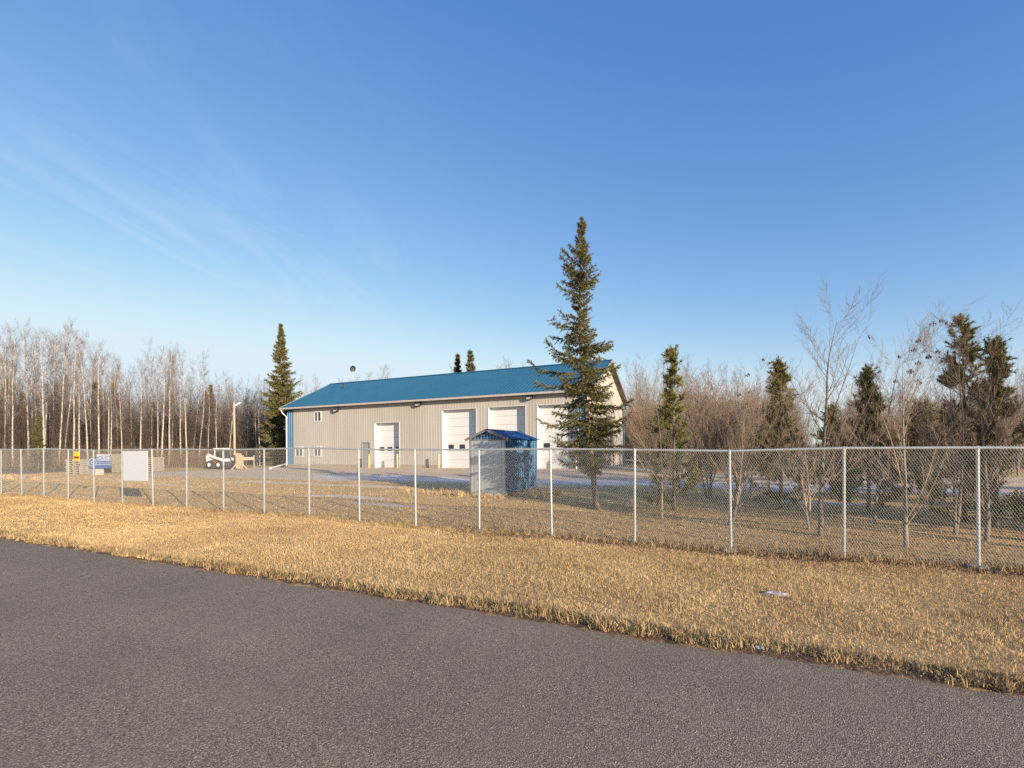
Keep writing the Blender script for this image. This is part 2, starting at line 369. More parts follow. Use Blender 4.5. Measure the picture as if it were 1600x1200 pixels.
# ------------------------------------------------------------------ road
def road_material():
    m = bpy.data.materials.new('asphalt'); m.use_nodes = True; t = m.node_tree; b = t.nodes['Principled BSDF']
    tcn = N(t, 'ShaderNodeTexCoord'); P = tcn.outputs['Object']
    vo = N(t, 'ShaderNodeTexVoronoi', ins={'Scale': 140.0, 'Randomness': 1.0}); t.links.new(P, vo.inputs['Vector'])
    vc = N(t, 'ShaderNodeSeparateColor'); t.links.new(vo.outputs['Color'], vc.inputs[0])
    ramp = N(t, 'ShaderNodeValToRGB'); t.links.new(vc.outputs[0], ramp.inputs[0])
    e = ramp.color_ramp.elements; e[0].position = 0; e[0].color = (.095, .066, .044, 1); e[1].position = 1; e[1].color = (.66, .50, .35, 1)
    for p, c in ((.35, (.20, .142, .096)), (.75, (.325, .236, .162)), (.93, (.42, .31, .21))):
        q = e.new(p); q.color = (*c, 1)
    n1 = N(t, 'ShaderNodeTexNoise', ins={'Scale': .55, 'Detail': 5.0}); t.links.new(P, n1.inputs['Vector'])
    mp_ = N(t, 'ShaderNodeMapping'); mp_.inputs['Scale'].default_value = (.12, 1.1, 1); t.links.new(P, mp_.inputs['Vector'])
    n2 = N(t, 'ShaderNodeTexNoise', ins={'Scale': .8, 'Detail': 4.0}); t.links.new(mp_.outputs[0], n2.inputs['Vector'])
    r1_ = N(t, 'ShaderNodeMapRange', ins={1: .35, 2: .68, 3: .92, 4: 1.08}); t.links.new(n1.outputs['Fac'], r1_.inputs[0])
    r2_ = N(t, 'ShaderNodeMapRange', ins={1: .35, 2: .65, 3: .92, 4: 1.07}); t.links.new(n2.outputs['Fac'], r2_.inputs[0])
    mu = N(t, 'ShaderNodeMath', operation='MULTIPLY'); t.links.new(r1_.outputs[0], mu.inputs[0]); t.links.new(r2_.outputs[0], mu.inputs[1])
    # smooth binder film over parts of the stone, tyre-worn
    n3 = N(t, 'ShaderNodeTexNoise', ins={'Scale': 1.4, 'Detail': 6.0, 'Roughness': .7}); t.links.new(P, n3.inputs['Vector'])
    r3_ = N(t, 'ShaderNodeMapRange', ins={1: .48, 2: .70, 3: 0, 4: .6}); t.links.new(n3.outputs['Fac'], r3_.inputs[0])
    fx = N(t, 'ShaderNodeMix', data_type='RGBA'); fx.inputs[7].default_value = (.265, .192, .130, 1)
    t.links.new(r3_.outputs[0], fx.inputs[0]); t.links.new(ramp.outputs[0], fx.inputs[6])
    vm = N(t, 'ShaderNodeVectorMath', operation='SCALE'); t.links.new(fx.outputs[2], vm.inputs[0]); t.links.new(mu.outputs[0], vm.inputs['Scale'])
    t.links.new(vm.outputs[0], b.inputs['Base Color']); b.inputs['Roughness'].default_value = .82; b.inputs['Specular IOR Level'].default_value = .35
    bp = N(t, 'ShaderNodeBump', ins={'Strength': .6, 'Distance': .006}); t.links.new(vo.outputs['Distance'], bp.inputs['Height']); t.links.new(bp.outputs[0], b.inputs['Normal'])
    return m
rx = lines(-40, 12, .12, 2500, 1.5); rng_ = np.random.default_rng(5)
edge = 4.74 + .035 * np.sin(rx * 1.7) + .03 * np.sin(rx * 4.1 + 1) + .02 * np.sin(rx * 11.3) + rng_.normal(0, .018, len(rx))
ry = np.array([0, .04, .25, .6, 1.0])
RX = np.repeat(rx[None], 5, 0); RY = edge[None] + (-6.9 - edge[None]) * ry[:, None]
RZ = gz(RX, np.minimum(RY, 4.7)) + .012; RZ[0] -= .05
idx = np.arange(RX.size).reshape(5, -1)
Q = np.stack([idx[:-1, :-1], idx[1:, :-1], idx[1:, 1:], idx[:-1, 1:]], -1).reshape(-1, 4)
kind(obj('road', raw_mesh('road', np.stack([RX, RY, RZ], -1), Q), road_material()), 'structure')

# ------------------------------------------------------------------ workshop building
BX, BY, BL, BW, BZ, EV, RD, OH, OG = -8.557, 30.274, 26.22, 10.7, .50, 5.57, 8.27, .42, .42
bld = thing('workshop_building', 'long tan metal workshop with blue roof and white overhead doors', 'building', (BX, BY, 0))
# local frame: x from the right front corner (negative to the left), y back, z up
def ribbed(x0, x1, z0, ztop, holes=(), pitch=.23, depth=.007, wid=.05):
    """ribbed sheet in x,z facing -y, with rectangular holes"""
    cuts = set([x0, x1]); prof = {}
    k = math.floor(x0 / pitch)
    pts = []
    while k * pitch < x1 + pitch:
        c = k * pitch
        pts += [(c - wid / 2 - .012, 0), (c - wid / 2 + .006, depth), (c + wid / 2 - .006, depth), (c + wid / 2 + .012, 0)]; k += 1
    px_ = [p[0] for p in pts]; pd = [p[1] for p in pts]
    xs = sorted(set([x for x in px_ if x0 < x < x1] + [x0, x1] + [h for hh in holes for h in hh[:2]]))
    mb = MB()
    for a, b_ in zip(xs[:-1], xs[1:]):
        if b_ - a < 1e-5: continue
        m_ = (a + b_) / 2; iv = [(z0, None)]
        hs = sorted([h for h in holes if h[0] - 1e-6 < m_ < h[1] + 1e-6], key=lambda h: h[2])
        segs, z = [], z0
        for h in hs:
            if h[2] > z: segs.append((z, h[2], False))
            z = h[3]
        segs.append((z, None, True))
        ya, yb = -float(np.interp(a, px_, pd)), -float(np.interp(b_, px_, pd))
        for s0, s1, top in segs:
            za, zb = (ztop(a), ztop(b_)) if top else (s1, s1)
            mb.add([(a, ya, s0), (b_, yb, s0), (b_, yb, zb), (a, ya, za)], [(0, 1, 2, 3)])
    return mb
doors = [(-16.87, -14.56, 3.96), (-10.76, -7.95, 4.71), (-7.0, -4.22, 4.73), (-3.38, -.60, 4.71)]
wins = [(-23.19, -22.36, 4.27, 5.12), (-25.32, -24.46, 1.40, 2.26), (-23.24, -22.40, 1.40, 2.26)]
mand = (-18.15, -17.40, .52, 2.46)
holes = [(a, b, .3, c) for a, b, c in doors] + wins + [(mand[0], mand[1], .3, mand[3])]
ribbed(-BL + .66, -.60, .74, lambda x: EV, holes).build('front_wall', 'siding', bld)
ribbed(-BL, -BL + .655, .74, lambda x: EV, (), depth=.026).build('corner_panel', 'trimblue', bld)
ribbed(-.595, 0, .74, lambda x: EV, (), depth=.026).build('corner_panel', 'trimblue', bld)
slope = (RD - .12 - EV) / (BW / 2)
def gable(name, x, flip, m):
    mb = ribbed(0, BW, .74, lambda y: EV + slope * min(y, BW - y))
    V = [((x - p[1]) if not flip else (x + p[1]), p[0], p[2]) for p in mb.v]; mb.v = V
    return mb.build(name, m, bld)
gable('gable_wall', 0, False, 'gable'); gable('gable_wall', -BL, True, 'gable')
mb = ribbed(-BL, 0, .74, lambda x: EV); mb.v = [(p[0], BW - p[1], p[2]) for p in mb.v]; mb.build('back_wall', 'siding', bld)
MB().box(-.06, .035, BW - .16, BW + .035, .74, EV - .02).build('corner_trim', 'trimblue', bld)
# foundation, in lengths between the doors
xs = [-BL - .02, mand[0] - .03, mand[1] + .03, doors[0][0] - .03, doors[0][1] + .03, doors[1][0] - .03, doors[1][1] + .03, doors[2][0] - .03, doors[2][1] + .03, doors[3][0] - .03, doors[3][1] + .03, .02]
f_ = MB()
for a, b_ in zip(xs[::2], xs[1::2]): f_.box(a, b_, -.015, .2, .2, .76)
f_.box(-.2, .02, .203, BW + .02, .2, .76); f_.box(-BL - .02, -BL + .2, .203, BW + .02, .2, .76); f_.box(-BL + .203, -.203, BW - .2, BW + .02, .2, .76)
f_.build('foundation', 'concrete', bld)
# a dark floor slab and inner ceiling keep light from leaking
MB().box(-BL + .25, -.25, .6, BW - .25, .3, .51).build('floor_slab', 'concrete', bld)
# overhead doors
for di, (a, b_, zt) in enumerate(doors):
    rec = .42
    dr = MB()
    dr.box(a - .03, a, -.03, rec, .5, zt + .03); dr.box(b_, b_ + .03, -.03, rec, .5, zt + .03); dr.box(a - .001, b_ + .001, -.03, rec, zt, zt + .032)
    dr.box(a, b_, -.02, rec + .2, .40, .53)
    d_ = dr.build('overhead_door', 'white', bld)
    n = 6 if zt < 4.2 else 7; hgt = (zt - .53) / n
    for i in range(n):
        z0 = .53 + i * hgt
        p = MB().box(a + .004, b_ - .004, rec - .05, rec, z0 + .006, z0 + hgt - .006)
        for q in range(1, 4): p.box(a + .03, b_ - .03, rec - .056, rec - .05, z0 + hgt * q / 4 - .008, z0 + hgt * q / 4 + .008)
        p.build('door_section', 'white', d_)
    MB().box(a, b_, rec + .002, rec + .02, .53, zt).build('door_backing', 'steeldoor', d_)
    wz = .53 + (1.42 if n == 6 else 1.52); nw = 3
    for i in range(nw):
        cx = a + (b_ - a) * (i + .5) / nw if n == 6 else a + (b_ - a) * (.19 + i * .33)
        cx = min(cx, b_ - .3)
        MB().box(cx - .215, cx + .215, rec - .075, rec - .052, wz - .13, wz + .17).build('door_window', 'glass', d_)
# walk door
MB().box(mand[0] - .05, mand[0], -.03, .1, .5, mand[3] + .05).box(mand[1], mand[1] + .05, -.03, .1, .5, mand[3] + .05).box(mand[0], mand[1], -.03, .1, mand[3], mand[3] + .05).build('door_frame', 'steeldoor', bld)
wd = MB().box(mand[0] + .004, mand[1] - .004, .05, .09, .53, mand[3] - .004).build('walk_door', 'steeldoor', bld)
MB().tube([(mand[1] - .09, .05, 1.5), (mand[1] - .09, 0, 1.5)], .018, 8).box(mand[1] - .2, mand[1] - .07, -.02, 0, 1.485, 1.515).build('handle', 'galv', wd)
MB().box(mand[0], mand[1], -.02, .3, .42, .52).build('door_sill', 'concrete', bld)
# sliding windows
for wi, (a, b_, z0, z1) in enumerate(wins):
    w_ = MB()
    t_ = .07
    w_.box(a, b_, -.045, .08, z0, z0 + t_).box(a, b_, -.045, .08, z1 - t_, z1).box(a, a + t_, -.044, .08, z0 + t_, z1 - t_).box(b_ - t_, b_, -.044, .08, z0 + t_, z1 - t_)
    mid = (a + b_) / 2; w_.box(mid - .035, mid + .035, -.03, .08, z0 + t_, z1 - t_)
    w_ = w_.build('window', 'white', bld)
    gl = 'glass' if wi == 0 else 'blind'
    MB().box(a + t_, mid - .035, .0, .02, z0 + t_, z1 - t_).build('pane', 'glass', w_)
    MB().box(mid + .035, b_ - t_, .0, .02, z0 + t_, z1 - t_).build('pane', gl, w_)
    MB().box(a + t_, mid - .13, -.004, -.001, z0 + t_, z1 - t_).build('blind', 'blind', w_)
# roof: ribbed sheets on both slopes
ze = EV - .02; run = BW / 2 + OH; sl2 = (RD - ze + OH * 0) / run
def roof_side(sgn):
    mb = ribbed(-BL - OG, OG, 0, lambda x: math.hypot(run, RD - ze), (), pitch=.305, depth=.016, wid=.05)
    L_ = math.hypot(run, RD - ze); cy, cz_ = run / L_, (RD - ze) / L_
    V = []
    for x, d, s_ in mb.v:
        y = -OH + s_ * cy - (-d) * cz_; z = ze + s_ * cz_ + (-d) * cy
        V.append((x, y if sgn < 0 else BW - y, z))
    mb.v = V; return mb
r_ = roof_side(-1).build('roof', 'roofblue', bld)
roof_side(1).build('roof_sheet', 'roofblue', r_)
mb = MB()
for (x0, x1) in ((-BL - OG, -14.0), (-13.995, OG)):
    mb.add([(x0, BW / 2 - .2, RD - .075 + .03), (x1, BW / 2 - .2, RD - .075 + .03), (x1, BW / 2, RD + .05), (x0, BW / 2, RD + .05), (x0, BW / 2 + .2, RD - .075 + .03), (x1, BW / 2 + .2, RD - .075 + .03)], [(0, 1, 2, 3), (3, 2, 5, 4)])
mb.build('ridge_cap', 'roofblue', r_)
# flashing laps crossing the roof slope
for xl in (-19.2, -13.4, -6.2):
    MB().bar((xl, -OH + .05, ze + .05), (xl, BW / 2 - .1, RD + .0), .05, .012).build('lap_seam', 'roofblue', r_)
# underside, fascia, barge boards
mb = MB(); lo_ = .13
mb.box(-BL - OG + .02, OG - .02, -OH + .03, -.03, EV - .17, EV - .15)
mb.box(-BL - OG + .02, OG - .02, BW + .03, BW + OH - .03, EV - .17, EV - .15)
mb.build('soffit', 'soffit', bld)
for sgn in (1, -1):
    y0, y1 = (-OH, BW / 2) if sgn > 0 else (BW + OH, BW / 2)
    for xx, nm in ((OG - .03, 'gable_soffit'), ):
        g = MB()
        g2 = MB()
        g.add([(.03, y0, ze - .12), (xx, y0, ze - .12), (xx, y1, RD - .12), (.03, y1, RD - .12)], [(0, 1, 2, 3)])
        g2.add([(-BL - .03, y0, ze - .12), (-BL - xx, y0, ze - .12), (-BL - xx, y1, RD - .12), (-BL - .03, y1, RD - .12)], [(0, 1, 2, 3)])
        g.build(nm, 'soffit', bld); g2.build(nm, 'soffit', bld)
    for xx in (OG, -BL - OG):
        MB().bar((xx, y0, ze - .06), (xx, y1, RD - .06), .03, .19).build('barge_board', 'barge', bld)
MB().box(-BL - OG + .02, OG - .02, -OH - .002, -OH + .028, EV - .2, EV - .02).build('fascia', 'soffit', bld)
gt = MB().prism([(-.0, .0), (.0, -.125), (-.1, -.125), (-.125, -.02), (-.125, 0), (-.11, 0), (-.09, -.11), (-.01, -.11), (-.01, 0)], 0, 1)
gt.v = [(-BL - OG + y * (BL + 2 * OG), -OH - .004 + x, EV - .055 + z) for x, y, z in gt.v]
gt.build('gutter', 'gutter', bld)
# downspouts at the two front corners
ds = MB().tube([(-BL - .25, -OH - .05, EV - .18), (-BL - .22, -.3, EV - .5), (-BL - .06, -.07, EV - .75), (-BL - .06, -.07, .75), (-BL - .1, -.1, .6)], .045, 8)
ds.build('downspout', 'pvc', bld)
MB().tube([(.16, BW + OH + .04, EV - .18), (.08, BW + .1, EV - .7), (.08, BW + .1, .7)], .045, 8).build('downspout', 'trimblue', bld)
# wall lights
for lx, lz in ((-20.66, 5.13), (-12.73, 5.22), (-3.9, 5.24)):
    l_ = MB().prism([(-.21, .15), (.21, .15), (.23, -.02), (.14, -.16), (-.14, -.16), (-.23, -.02)], -.03, -.30).build('wall_light', 'lampbody', bld, bevel=.02, loc=(lx, 0, lz))
    MB().box(-.13, .13, -.318, -.303, -.12, .0).build('lens', 'lampglass', l_)
# roof vent and dish
MB().tube([(-23.3, 3.6, 7.2), (-23.3, 3.6, 7.75)], .06, 8).tube([(-23.3, 3.6, 7.75), (-23.3, 3.6, 7.8)], .1, 8).build('vent_pipe', 'lampbody', bld)
dish = thing('satellite_dish', 'small grey satellite dish on a mast above the blue roof ridge', 'satellite dish', (BX - 23.95, BY + BW / 2 + .1, RD))
MB().tube([(0, 0, -.05), (0, 0, 1.15)], .011, 6).build('mast', 'gutter', dish)
V = [(0, .05, 0)]; Fc = []
for i in range(1, 4):
    for j in range(14):
        a = 2 * math.pi * j / 14; rr = .27 * i / 3
        V.append((rr * math.cos(a), .05 - .1 * (i / 3) ** 2, rr * 1.15 * math.sin(a)))
for j in range(14):
    Fc.append((0, 1 + j, 1 + (j + 1) % 14))
    for i in range(2): Fc.append((1 + i * 14 + j, 1 + (i + 1) * 14 + j, 1 + (i + 1) * 14 + (j + 1) % 14, 1 + i * 14 + (j + 1) % 14))
mb = MB(); mb.add(V, Fc); do = mb.build('reflector', 'lampbody', dish, smooth=True, loc=(0, -.05, 1.25)); do.rotation_euler = (R(20), 0, R(55))
MB().tube([(0, 0, 1.1), (.25, -.25, 1.15)], .012, 5).build('feed_arm', 'galv', dish)

# bollards in front of the doors
for bi, (bx_, lab) in enumerate(((-17.25, 'yellow bollard between grey walk door and smallest overhead door'), (-14.62, 'yellow bollard at the far side of the smallest overhead door'),
                ((-11.02), 'yellow bollard between the smallest overhead door and its taller neighbour'),
                (-.95, 'pale bollard beside the blue corner panel of the workshop'))):
    bx_ += .43
    b_ = thing('bollard', lab, 'bollard', (BX + bx_, BY - .75, G(BX + bx_, BY - .75) - .02), 0, 'bollards guarding the overhead doors')
    MB().tube([(0, 0, 0), (0, 0, 1.0), (0, 0, 1.04), (0, 0, 1.06)], [.07, .07, .055, .02], 12).build('pipe', 'yellow' if bi < 3 else 'pvc', b_, smooth=False)
    MB().tube([(0, 0, 0), (0, 0, .05)], [.16, .13], 12).build('base_collar', 'concrete', b_)

# white drain pipes lying on the ground
def drain(pts, lab):
    d = thing('drain_pipe', lab, 'drain pipe', pts[0]); o = Vector(pts[0])
    P = [Vector(p) - o for p in pts]
    MB().tube(P, .065, 10).build('pipe', 'pvc', d, smooth=False)
    e = P[-1] - P[-2]; e.normalize()
    MB().tube([P[-1] - e * .02, P[-1] + e * .06], .085, 10).build('collar', 'pvc', d)
p1 = on_ground(423, 733.5); a0 = Vector((BX - BL - .15, BY - .15, .78)); drain([a0, p1 + Vector((0, 0, .09))], 'white drain pipe sloping to the ground from the workshop corner by the spruce')
p2 = on_ground(1012, 737.5); p3 = on_ground(937, 729.5); drain([p3 + Vector((0, 0, .10)), p2 + Vector((0, 0, .08))], 'long white drain pipe lying on dry grass beside the gable end')
q2 = Vector((BX + 3.4, BY + BW - 1.5, G(BX + 3.4, BY + BW) + .12)); drain([Vector((BX + .1, BY + BW + .1, .9)), q2], 'short white drain pipe running out from the back corner of the workshop')

# ------------------------------------------------------------------ garden shed
SX, SY = -7.46, 15.86; SZ = G(SX - .7, SY + .8) + .06
shed = thing('garden_shed', 'small metal garden shed with grey front, blue side and blue gable roof', 'shed', (SX, SY, SZ))
sw, sdp, se, sr = 1.46, 2.95, 2.02, 2.32        # local x 0 at right front corner, negative to the left
fw = ribbed(-sw + .04, -.04, .04, lambda x: se - .06, (), pitch=.073, depth=.004, wid=.03).build('front_wall', 'shedgrey', shed)
mb = MB()
for i in range(9):                              # striped gable: alternate ribs
    x0 = -sw + .17 + i * .128
    zt = lambda x: se - .03 + (sr - se - .05) * (1 - abs(x + sw / 2) / (sw / 2))
    mb.add([(x0, .0, se - .05), (x0 + .062, .0, se - .05), (x0 + .062, .0, zt(x0 + .062)), (x0, .0, zt(x0)), (x0, .02, se - .05), (x0 + .062, .02, se - .05), (x0 + .062, .02, zt(x0 + .062)), (x0, .02, zt(x0))],
           [(0, 1, 2, 3), (4, 7, 6, 5), (0, 4, 5, 1), (1, 5, 6, 2), (2, 6, 7, 3), (3, 7, 4, 0)])
mb.build('gable_rib', 'shedstripe', shed)
MB().add([(-sw, .03, se - .06), (0, .03, se - .06), (0, .03, se - .02), (-sw / 2, .03, sr - .03), (-sw, .03, se - .02)], [(0, 1, 2, 3, 4)]).build('gable_panel', 'trimblue', shed)
MB().box(-sw + .05, -.05, -.022, 0, se - .085, se - .045).build('door_track', 'shedtrim', shed)
dd = MB().box(-sw / 2 - .55, -sw / 2 + .55, -.014, -.007, .06, se - .09).build('sliding_door', 'shedgrey', shed)
MB().box(-sw / 2 - .03, -sw / 2 + .03, -.03, -.014, .92, .98).build('handle', 'pvc', dd)
mb = ribbed(0, sdp, .04, lambda y: se - .01, (), pitch=.17, depth=.016, wid=.06); mb.v = [(-p[1], p[0], p[2]) for p in mb.v]; mb.build('side_wall', 'shedblue', shed)
mb = ribbed(0, sdp, .04, lambda y: se - .01, (), pitch=.17, depth=.016, wid=.06); mb.v = [(-sw + p[1], p[0], p[2]) for p in mb.v]; mb.build('side_wall', 'shedblue', shed)
mb = ribbed(-sw, 0, .04, lambda x: se - .02 + (sr - se) * (1 - abs(x + sw / 2) / (sw / 2)), (), pitch=.17, depth=.012); mb.v = [(p[0], sdp - p[1], p[2]) for p in mb.v]; mb.build('back_wall', 'shedblue', shed)
for x0 in (-sw, -.045): MB().box(x0 - (0.0), x0 + .045, -.018, .02, .02, se).build('corner_post', 'shedtrim', shed)
for s_ in (-1, 1):
    n = 10; oh_ = .13
    for i in range(7):                           # roof panels lapped side by side
        y0 = -.1 + i * (sdp + .2) / 7; y1 = y0 + (sdp + .2) / 7 - .004
        xe = -sw / 2 + s_ * (sw / 2 + oh_); zz_ = se - .02
        p = MB()
        p.add([(xe, y0, zz_), (-sw / 2 + s_ * .01, y0, sr), (-sw / 2 + s_ * .01, y1, sr), (xe, y1, zz_), (xe, y0, zz_ - .018), (-sw / 2 + s_ * .01, y0, sr - .018), (-sw / 2 + s_ * .01, y1, sr - .018), (xe, y1, zz_ - .018)],
              [(0, 1, 2, 3), (4, 7, 6, 5), (0, 4, 5, 1), (1, 5, 6, 2), (2, 6, 7, 3), (3, 7, 4, 0)])
        p.bar((xe, y0 + .02, zz_ + .012), (-sw / 2, y0 + .02, sr + .012), .04, .02)
        p.bar((xe, y0 + .23, zz_ + .008), (-sw / 2, y0 + .23, sr + .008), .03, .015)
        p.build('roof_panel', 'shedroof', shed)
    MB().bar((-sw / 2 + s_ * (sw / 2 + oh_ + .01), -.125, se - .06), (-sw / 2, -.125, sr - .01), .03, .085).build('barge_trim', 'shedtrim', shed)
MB().box(-sw / 2 - .05, -sw / 2 + .05, -.1, sdp + .1, sr + .012, sr + .035).build('ridge_cap', 'shedroof', shed)
MB().box(-sw + .05, -.02, .05, .16, -.06, .035).build('skid', 'woodgrey', shed); MB().box(-sw + .05, -.02, sdp - .2, sdp - .05, -.08, .035).build('skid', 'woodgrey', shed)
for i, (bx_, by_, sx_, sy_, sz_) in enumerate(((-.58, -.12, .42, .2, .13), (-.28, -.16, .17, .2, .15))):
    p = Vector((SX + bx_, SY + by_, 0)); p.z = G(p.x, p.y)
    tag(MB().box(-sx_ / 2, sx_ / 2, -sy_ / 2, sy_ / 2, -.02, sz_).build('concrete_block', 'stone', None, bevel=.02, loc=p),
        ('long grey concrete block lying before the garden shed', 'pale squarish concrete block before the garden shed')[i], 'block')

# ------------------------------------------------------------------ chain link fence
FY = 10.15; FP = 1.79; FX0 = 3.47; FH = 1.88
fence = thing('chain_link_fence', 'galvanised chain link fence along the grass verge', 'fence', (0, FY, 0))
pmesh = None
post_x = [FX0 - FP * i for i in range(-3, 21)]
for i, x in enumerate(post_x):
    z = G(x, FY)
    if pmesh is None:
        mb = MB().tube([(0, 0, -.1), (0, 0, 1.86)], .0255, 10).tube([(0, 0, 1.84), (0, 0, 1.9), (0, 0, 1.93)], [.03, .03, .012], 10)
        pmesh = mb.mesh('post')
    p = obj('post', pmesh, 'galv', fence, (x, 0, z)); p.rotation_euler = (random.Random(i).uniform(-.012, .012), random.Random(i + 50).uniform(-.009, .009), 0)
    if i in (3, 5, 8, 11):
        MB().tube([(0, 0, -.05), (0, 0, .025), (0, 0, .035)], [.15, .14, .1], 12).build('footing', 'footing', fence, loc=(x - .02, -.03, z + .01))
for i in range(len(post_x) - 1):
    a, b_ = post_x[i], post_x[i + 1]
    MB().tube([(a, 0, G(a, FY) + FH + .02), (b_, 0, G(b_, FY) + FH + .02)], .021, 8).build('top_rail', 'galv', fence)
segs = []; px_, pz = .0407, .070; h0, h1 = .035, 1.935; k = int((post_x[0] - post_x[-1]) / px_)
rr_ = np.random.default_rng(3)
xs = post_x[-1] + np.arange(k) * px_
adv = (h1 - h0) / pz * px_
for s_ in (1, -1):
    x0 = xs + rr_.normal(0, .0012, k); x1 = x0 + s_ * adv
    nseg = 3
    for j in range(nseg):
        ta, tb = j / nseg, (j + 1) / nseg
        xa = x0 + (x1 - x0) * ta; xb = x0 + (x1 - x0) * tb
        ok = (xb > post_x[-1] - .3) & (xb < post_x[0] + .3)
        bulge = lambda xq, tq: -.033 + .006 * np.sin(xq * 1.3) * math.sin(math.pi * tq) + s_ * .0016
        za = gz(xa, FY) + h0 + (h1 - h0) * ta; zb = gz(xb, FY) + h0 + (h1 - h0) * tb
        o = np.full(k, .00135)
        segs.append(np.stack([xa, bulge(xa, ta), za, xb, bulge(xb, tb), zb, o, o], 1)[ok])
kind(obj('wire_mesh', seg_mesh('wire_mesh', np.concatenate(segs), 3), 'wire', fence), 'stuff')

# signs on the fence
def at_fence(px, py, y=FY - .06):
    d = ray(px, py); t = y / d[1]; return Vector((d[0] * t, y, CAM_H + d[2] * t))
a, b_ = at_fence(192.5, 705), at_fence(231.5, 752)
ws = thing('blank_sign', 'large blank white sign board mounted on the chain link fence', 'sign', (a.x, FY - .06, b_.z))
MB().box(0, b_.x - a.x, -.012, .0, 0, a.z - b_.z).build('panel', 'sign', ws, bevel=.003)
MB().box(.06, b_.x - a.x - .06, .002, .03, .12, .16).box(.06, b_.x - a.x - .06, .002, .03, a.z - b_.z - .2, a.z - b_.z - .16).build('batten', 'woodgrey', ws)
a, b_ = at_fence(116, 705), at_fence(124.4, 720)
w, h = b_.x - a.x, a.z - b_.z
ys = thing('pointed_sign', 'small yellow pointed-top sign with red band on the fence', 'sign', (a.x, FY - .06, b_.z))
MB().prism([(0, 0), (w, 0), (w, h * .72), (w * .8, h * .88), (w * .5, h), (w * .2, h * .88), (0, h * .72)], -.012, 0).build('plate', 'signyellow', ys)
MB().box(.0, w, -.0145, -.0125, h * .24, h * .46).build('red_band', 'signred', ys)
mk = MB()
for i in range(4):
    x0 = w * (.10 + .21 * i)
    mk.box(x0, x0 + w * .05, -.0185, -.016, h * .28, h * .42).box(x0 + w * .08, x0 + w * .13, -.0185, -.016, h * .28, h * .42).box(x0 + w * .05, x0 + w * .08, -.0185, -.016, h * .33, h * .37)
mk.build('lettering', 'signblack', ys)

# ------------------------------------------------------------------ yard clutter at the left
def pallet_proto():
    p = thing('pallet', 'weathered wooden pallet in a stack', 'pallet')
    for i in range(6):
        MB().box(-.55, .55, -.5 + i * .185, -.5 + i * .185 + .12, .115, .14).build('deck_board', 'wood', p)
    for x in (-.53, -.05, .43): MB().box(x, x + .1, -.5, .545, .022, .113).build('runner', 'woodgrey', p)
    for y in (-.5, -.03, .43): MB().box(-.55, .55, y, y + .11, 0, .02).build('bottom_board', 'wood', p)
    return p
proto = pallet_proto(); first = True
def stack(px, py, n, tagw, rz, extra=0):
    global first
    base = on_ground(px, py); rnd = random.Random(int(px))
    for i in range(n):
        loc = base + Vector((rnd.uniform(-.05, .05), rnd.uniform(-.05, .05), .0 + i * .148)); a_ = rz + rnd.uniform(-.06, .06)
        pos = 'topmost' if i == n - 1 else ('lowest' if i == 0 else 'middle')
        lab = f'{pos} weathered pallet of the stack {tagw}'
        if first: proto.location = loc; proto.rotation_euler = (0, 0, a_); proto['label'] = lab; proto['group'] = 'stacked pallets'; first = False
        else: dup(proto, loc, a_, 1.0, lab, 'stacked pallets')
    return base, n * .148
stack(125, 741, 7, 'behind the yellow pointed sign', R(22))
b2, h2 = stack(171, 738, 9, 'supporting the blue lettered sign', R(24))
stack(238, 736, 7, 'partly behind the blank white sign', R(20))
# blue lettered sign leaning on the second stack
p = on_ground(160, 741); sc_ = depth_of(p) / F_PX
sgn = thing('blue_sign', 'blue and white lettered sign with ring emblem leaning on pallets', 'sign', p + Vector((0, -.1, .42)), R(24))
MB().box(-.85, .75, 0, .03, 0, .52).build('lower_panel', 'signblue', sgn)
MB().box(-.28, .62, .004, .034, .525, .98).build('upper_panel', 'signpale', sgn)
MB().box(-.30, .74, -.006, -.002, .25, .30).box(-.30, .74, -.006, -.002, .40, .43).build('stripe', 'signpale', sgn)
def ring(cx, cz, r0, r1, n=20):
    mb = MB()
    for j in range(n):
        a0_, a1_ = 2 * math.pi * j / n, 2 * math.pi * (j + 1) / n
        q = [(cx + r * math.cos(t), -.008, cz + r * math.sin(t)) for r, t in ((r0, a0_), (r1, a0_), (r1, a1_), (r0, a1_))]
        mb.add(q, [(0, 1, 2, 3)])
    return mb
MB().prism([(-.57 + .34 * math.cos(t * math.pi / 10), .42 + .34 * math.sin(t * math.pi / 10)) for t in range(20)], -.004, .028).build('roundel', 'signblue', sgn)
ring(-.57, .42, .24, .29).build('ring_emblem', 'signpale', sgn); ring(-.57, .42, .07, .12).build('ring_centre', 'signpale', sgn)
def text(body, size, x, z, m, parent, name):
    cu = bpy.data.curves.new('lettering', 'FONT'); cu.body = body; cu.size = size; cu.extrude = .003; cu.align_x = 'LEFT'
    to = bpy.data.objects.new('tmp', cu); C.objects.link(to)
    dg = bpy.context.evaluated_depsgraph_get(); me = bpy.data.meshes.new_from_object(to.evaluated_get(dg))
    bpy.data.objects.remove(to); me.materials.clear()
    o = obj(name, me, m, parent, (x, -.008, z)); o.rotation_euler = (R(90), 0, 0); return o
text('JOLCT', .36, -.27, .60, 'signblue', sgn, 'lettering')
MB().box(-.25, .6, .035, .06, .86, .9).build('back_batten', 'wood', sgn)
for i, (px_, py_) in enumerate(((152, 742.5),)):
    p = on_ground(px_, py_)
    tag(MB().box(-.32, .32, -.25, .25, 0, .42).build('concrete_footing_block', 'stone', None, bevel=.03, loc=p), 'grey concrete block under the ring emblem of the blue sign', 'block')

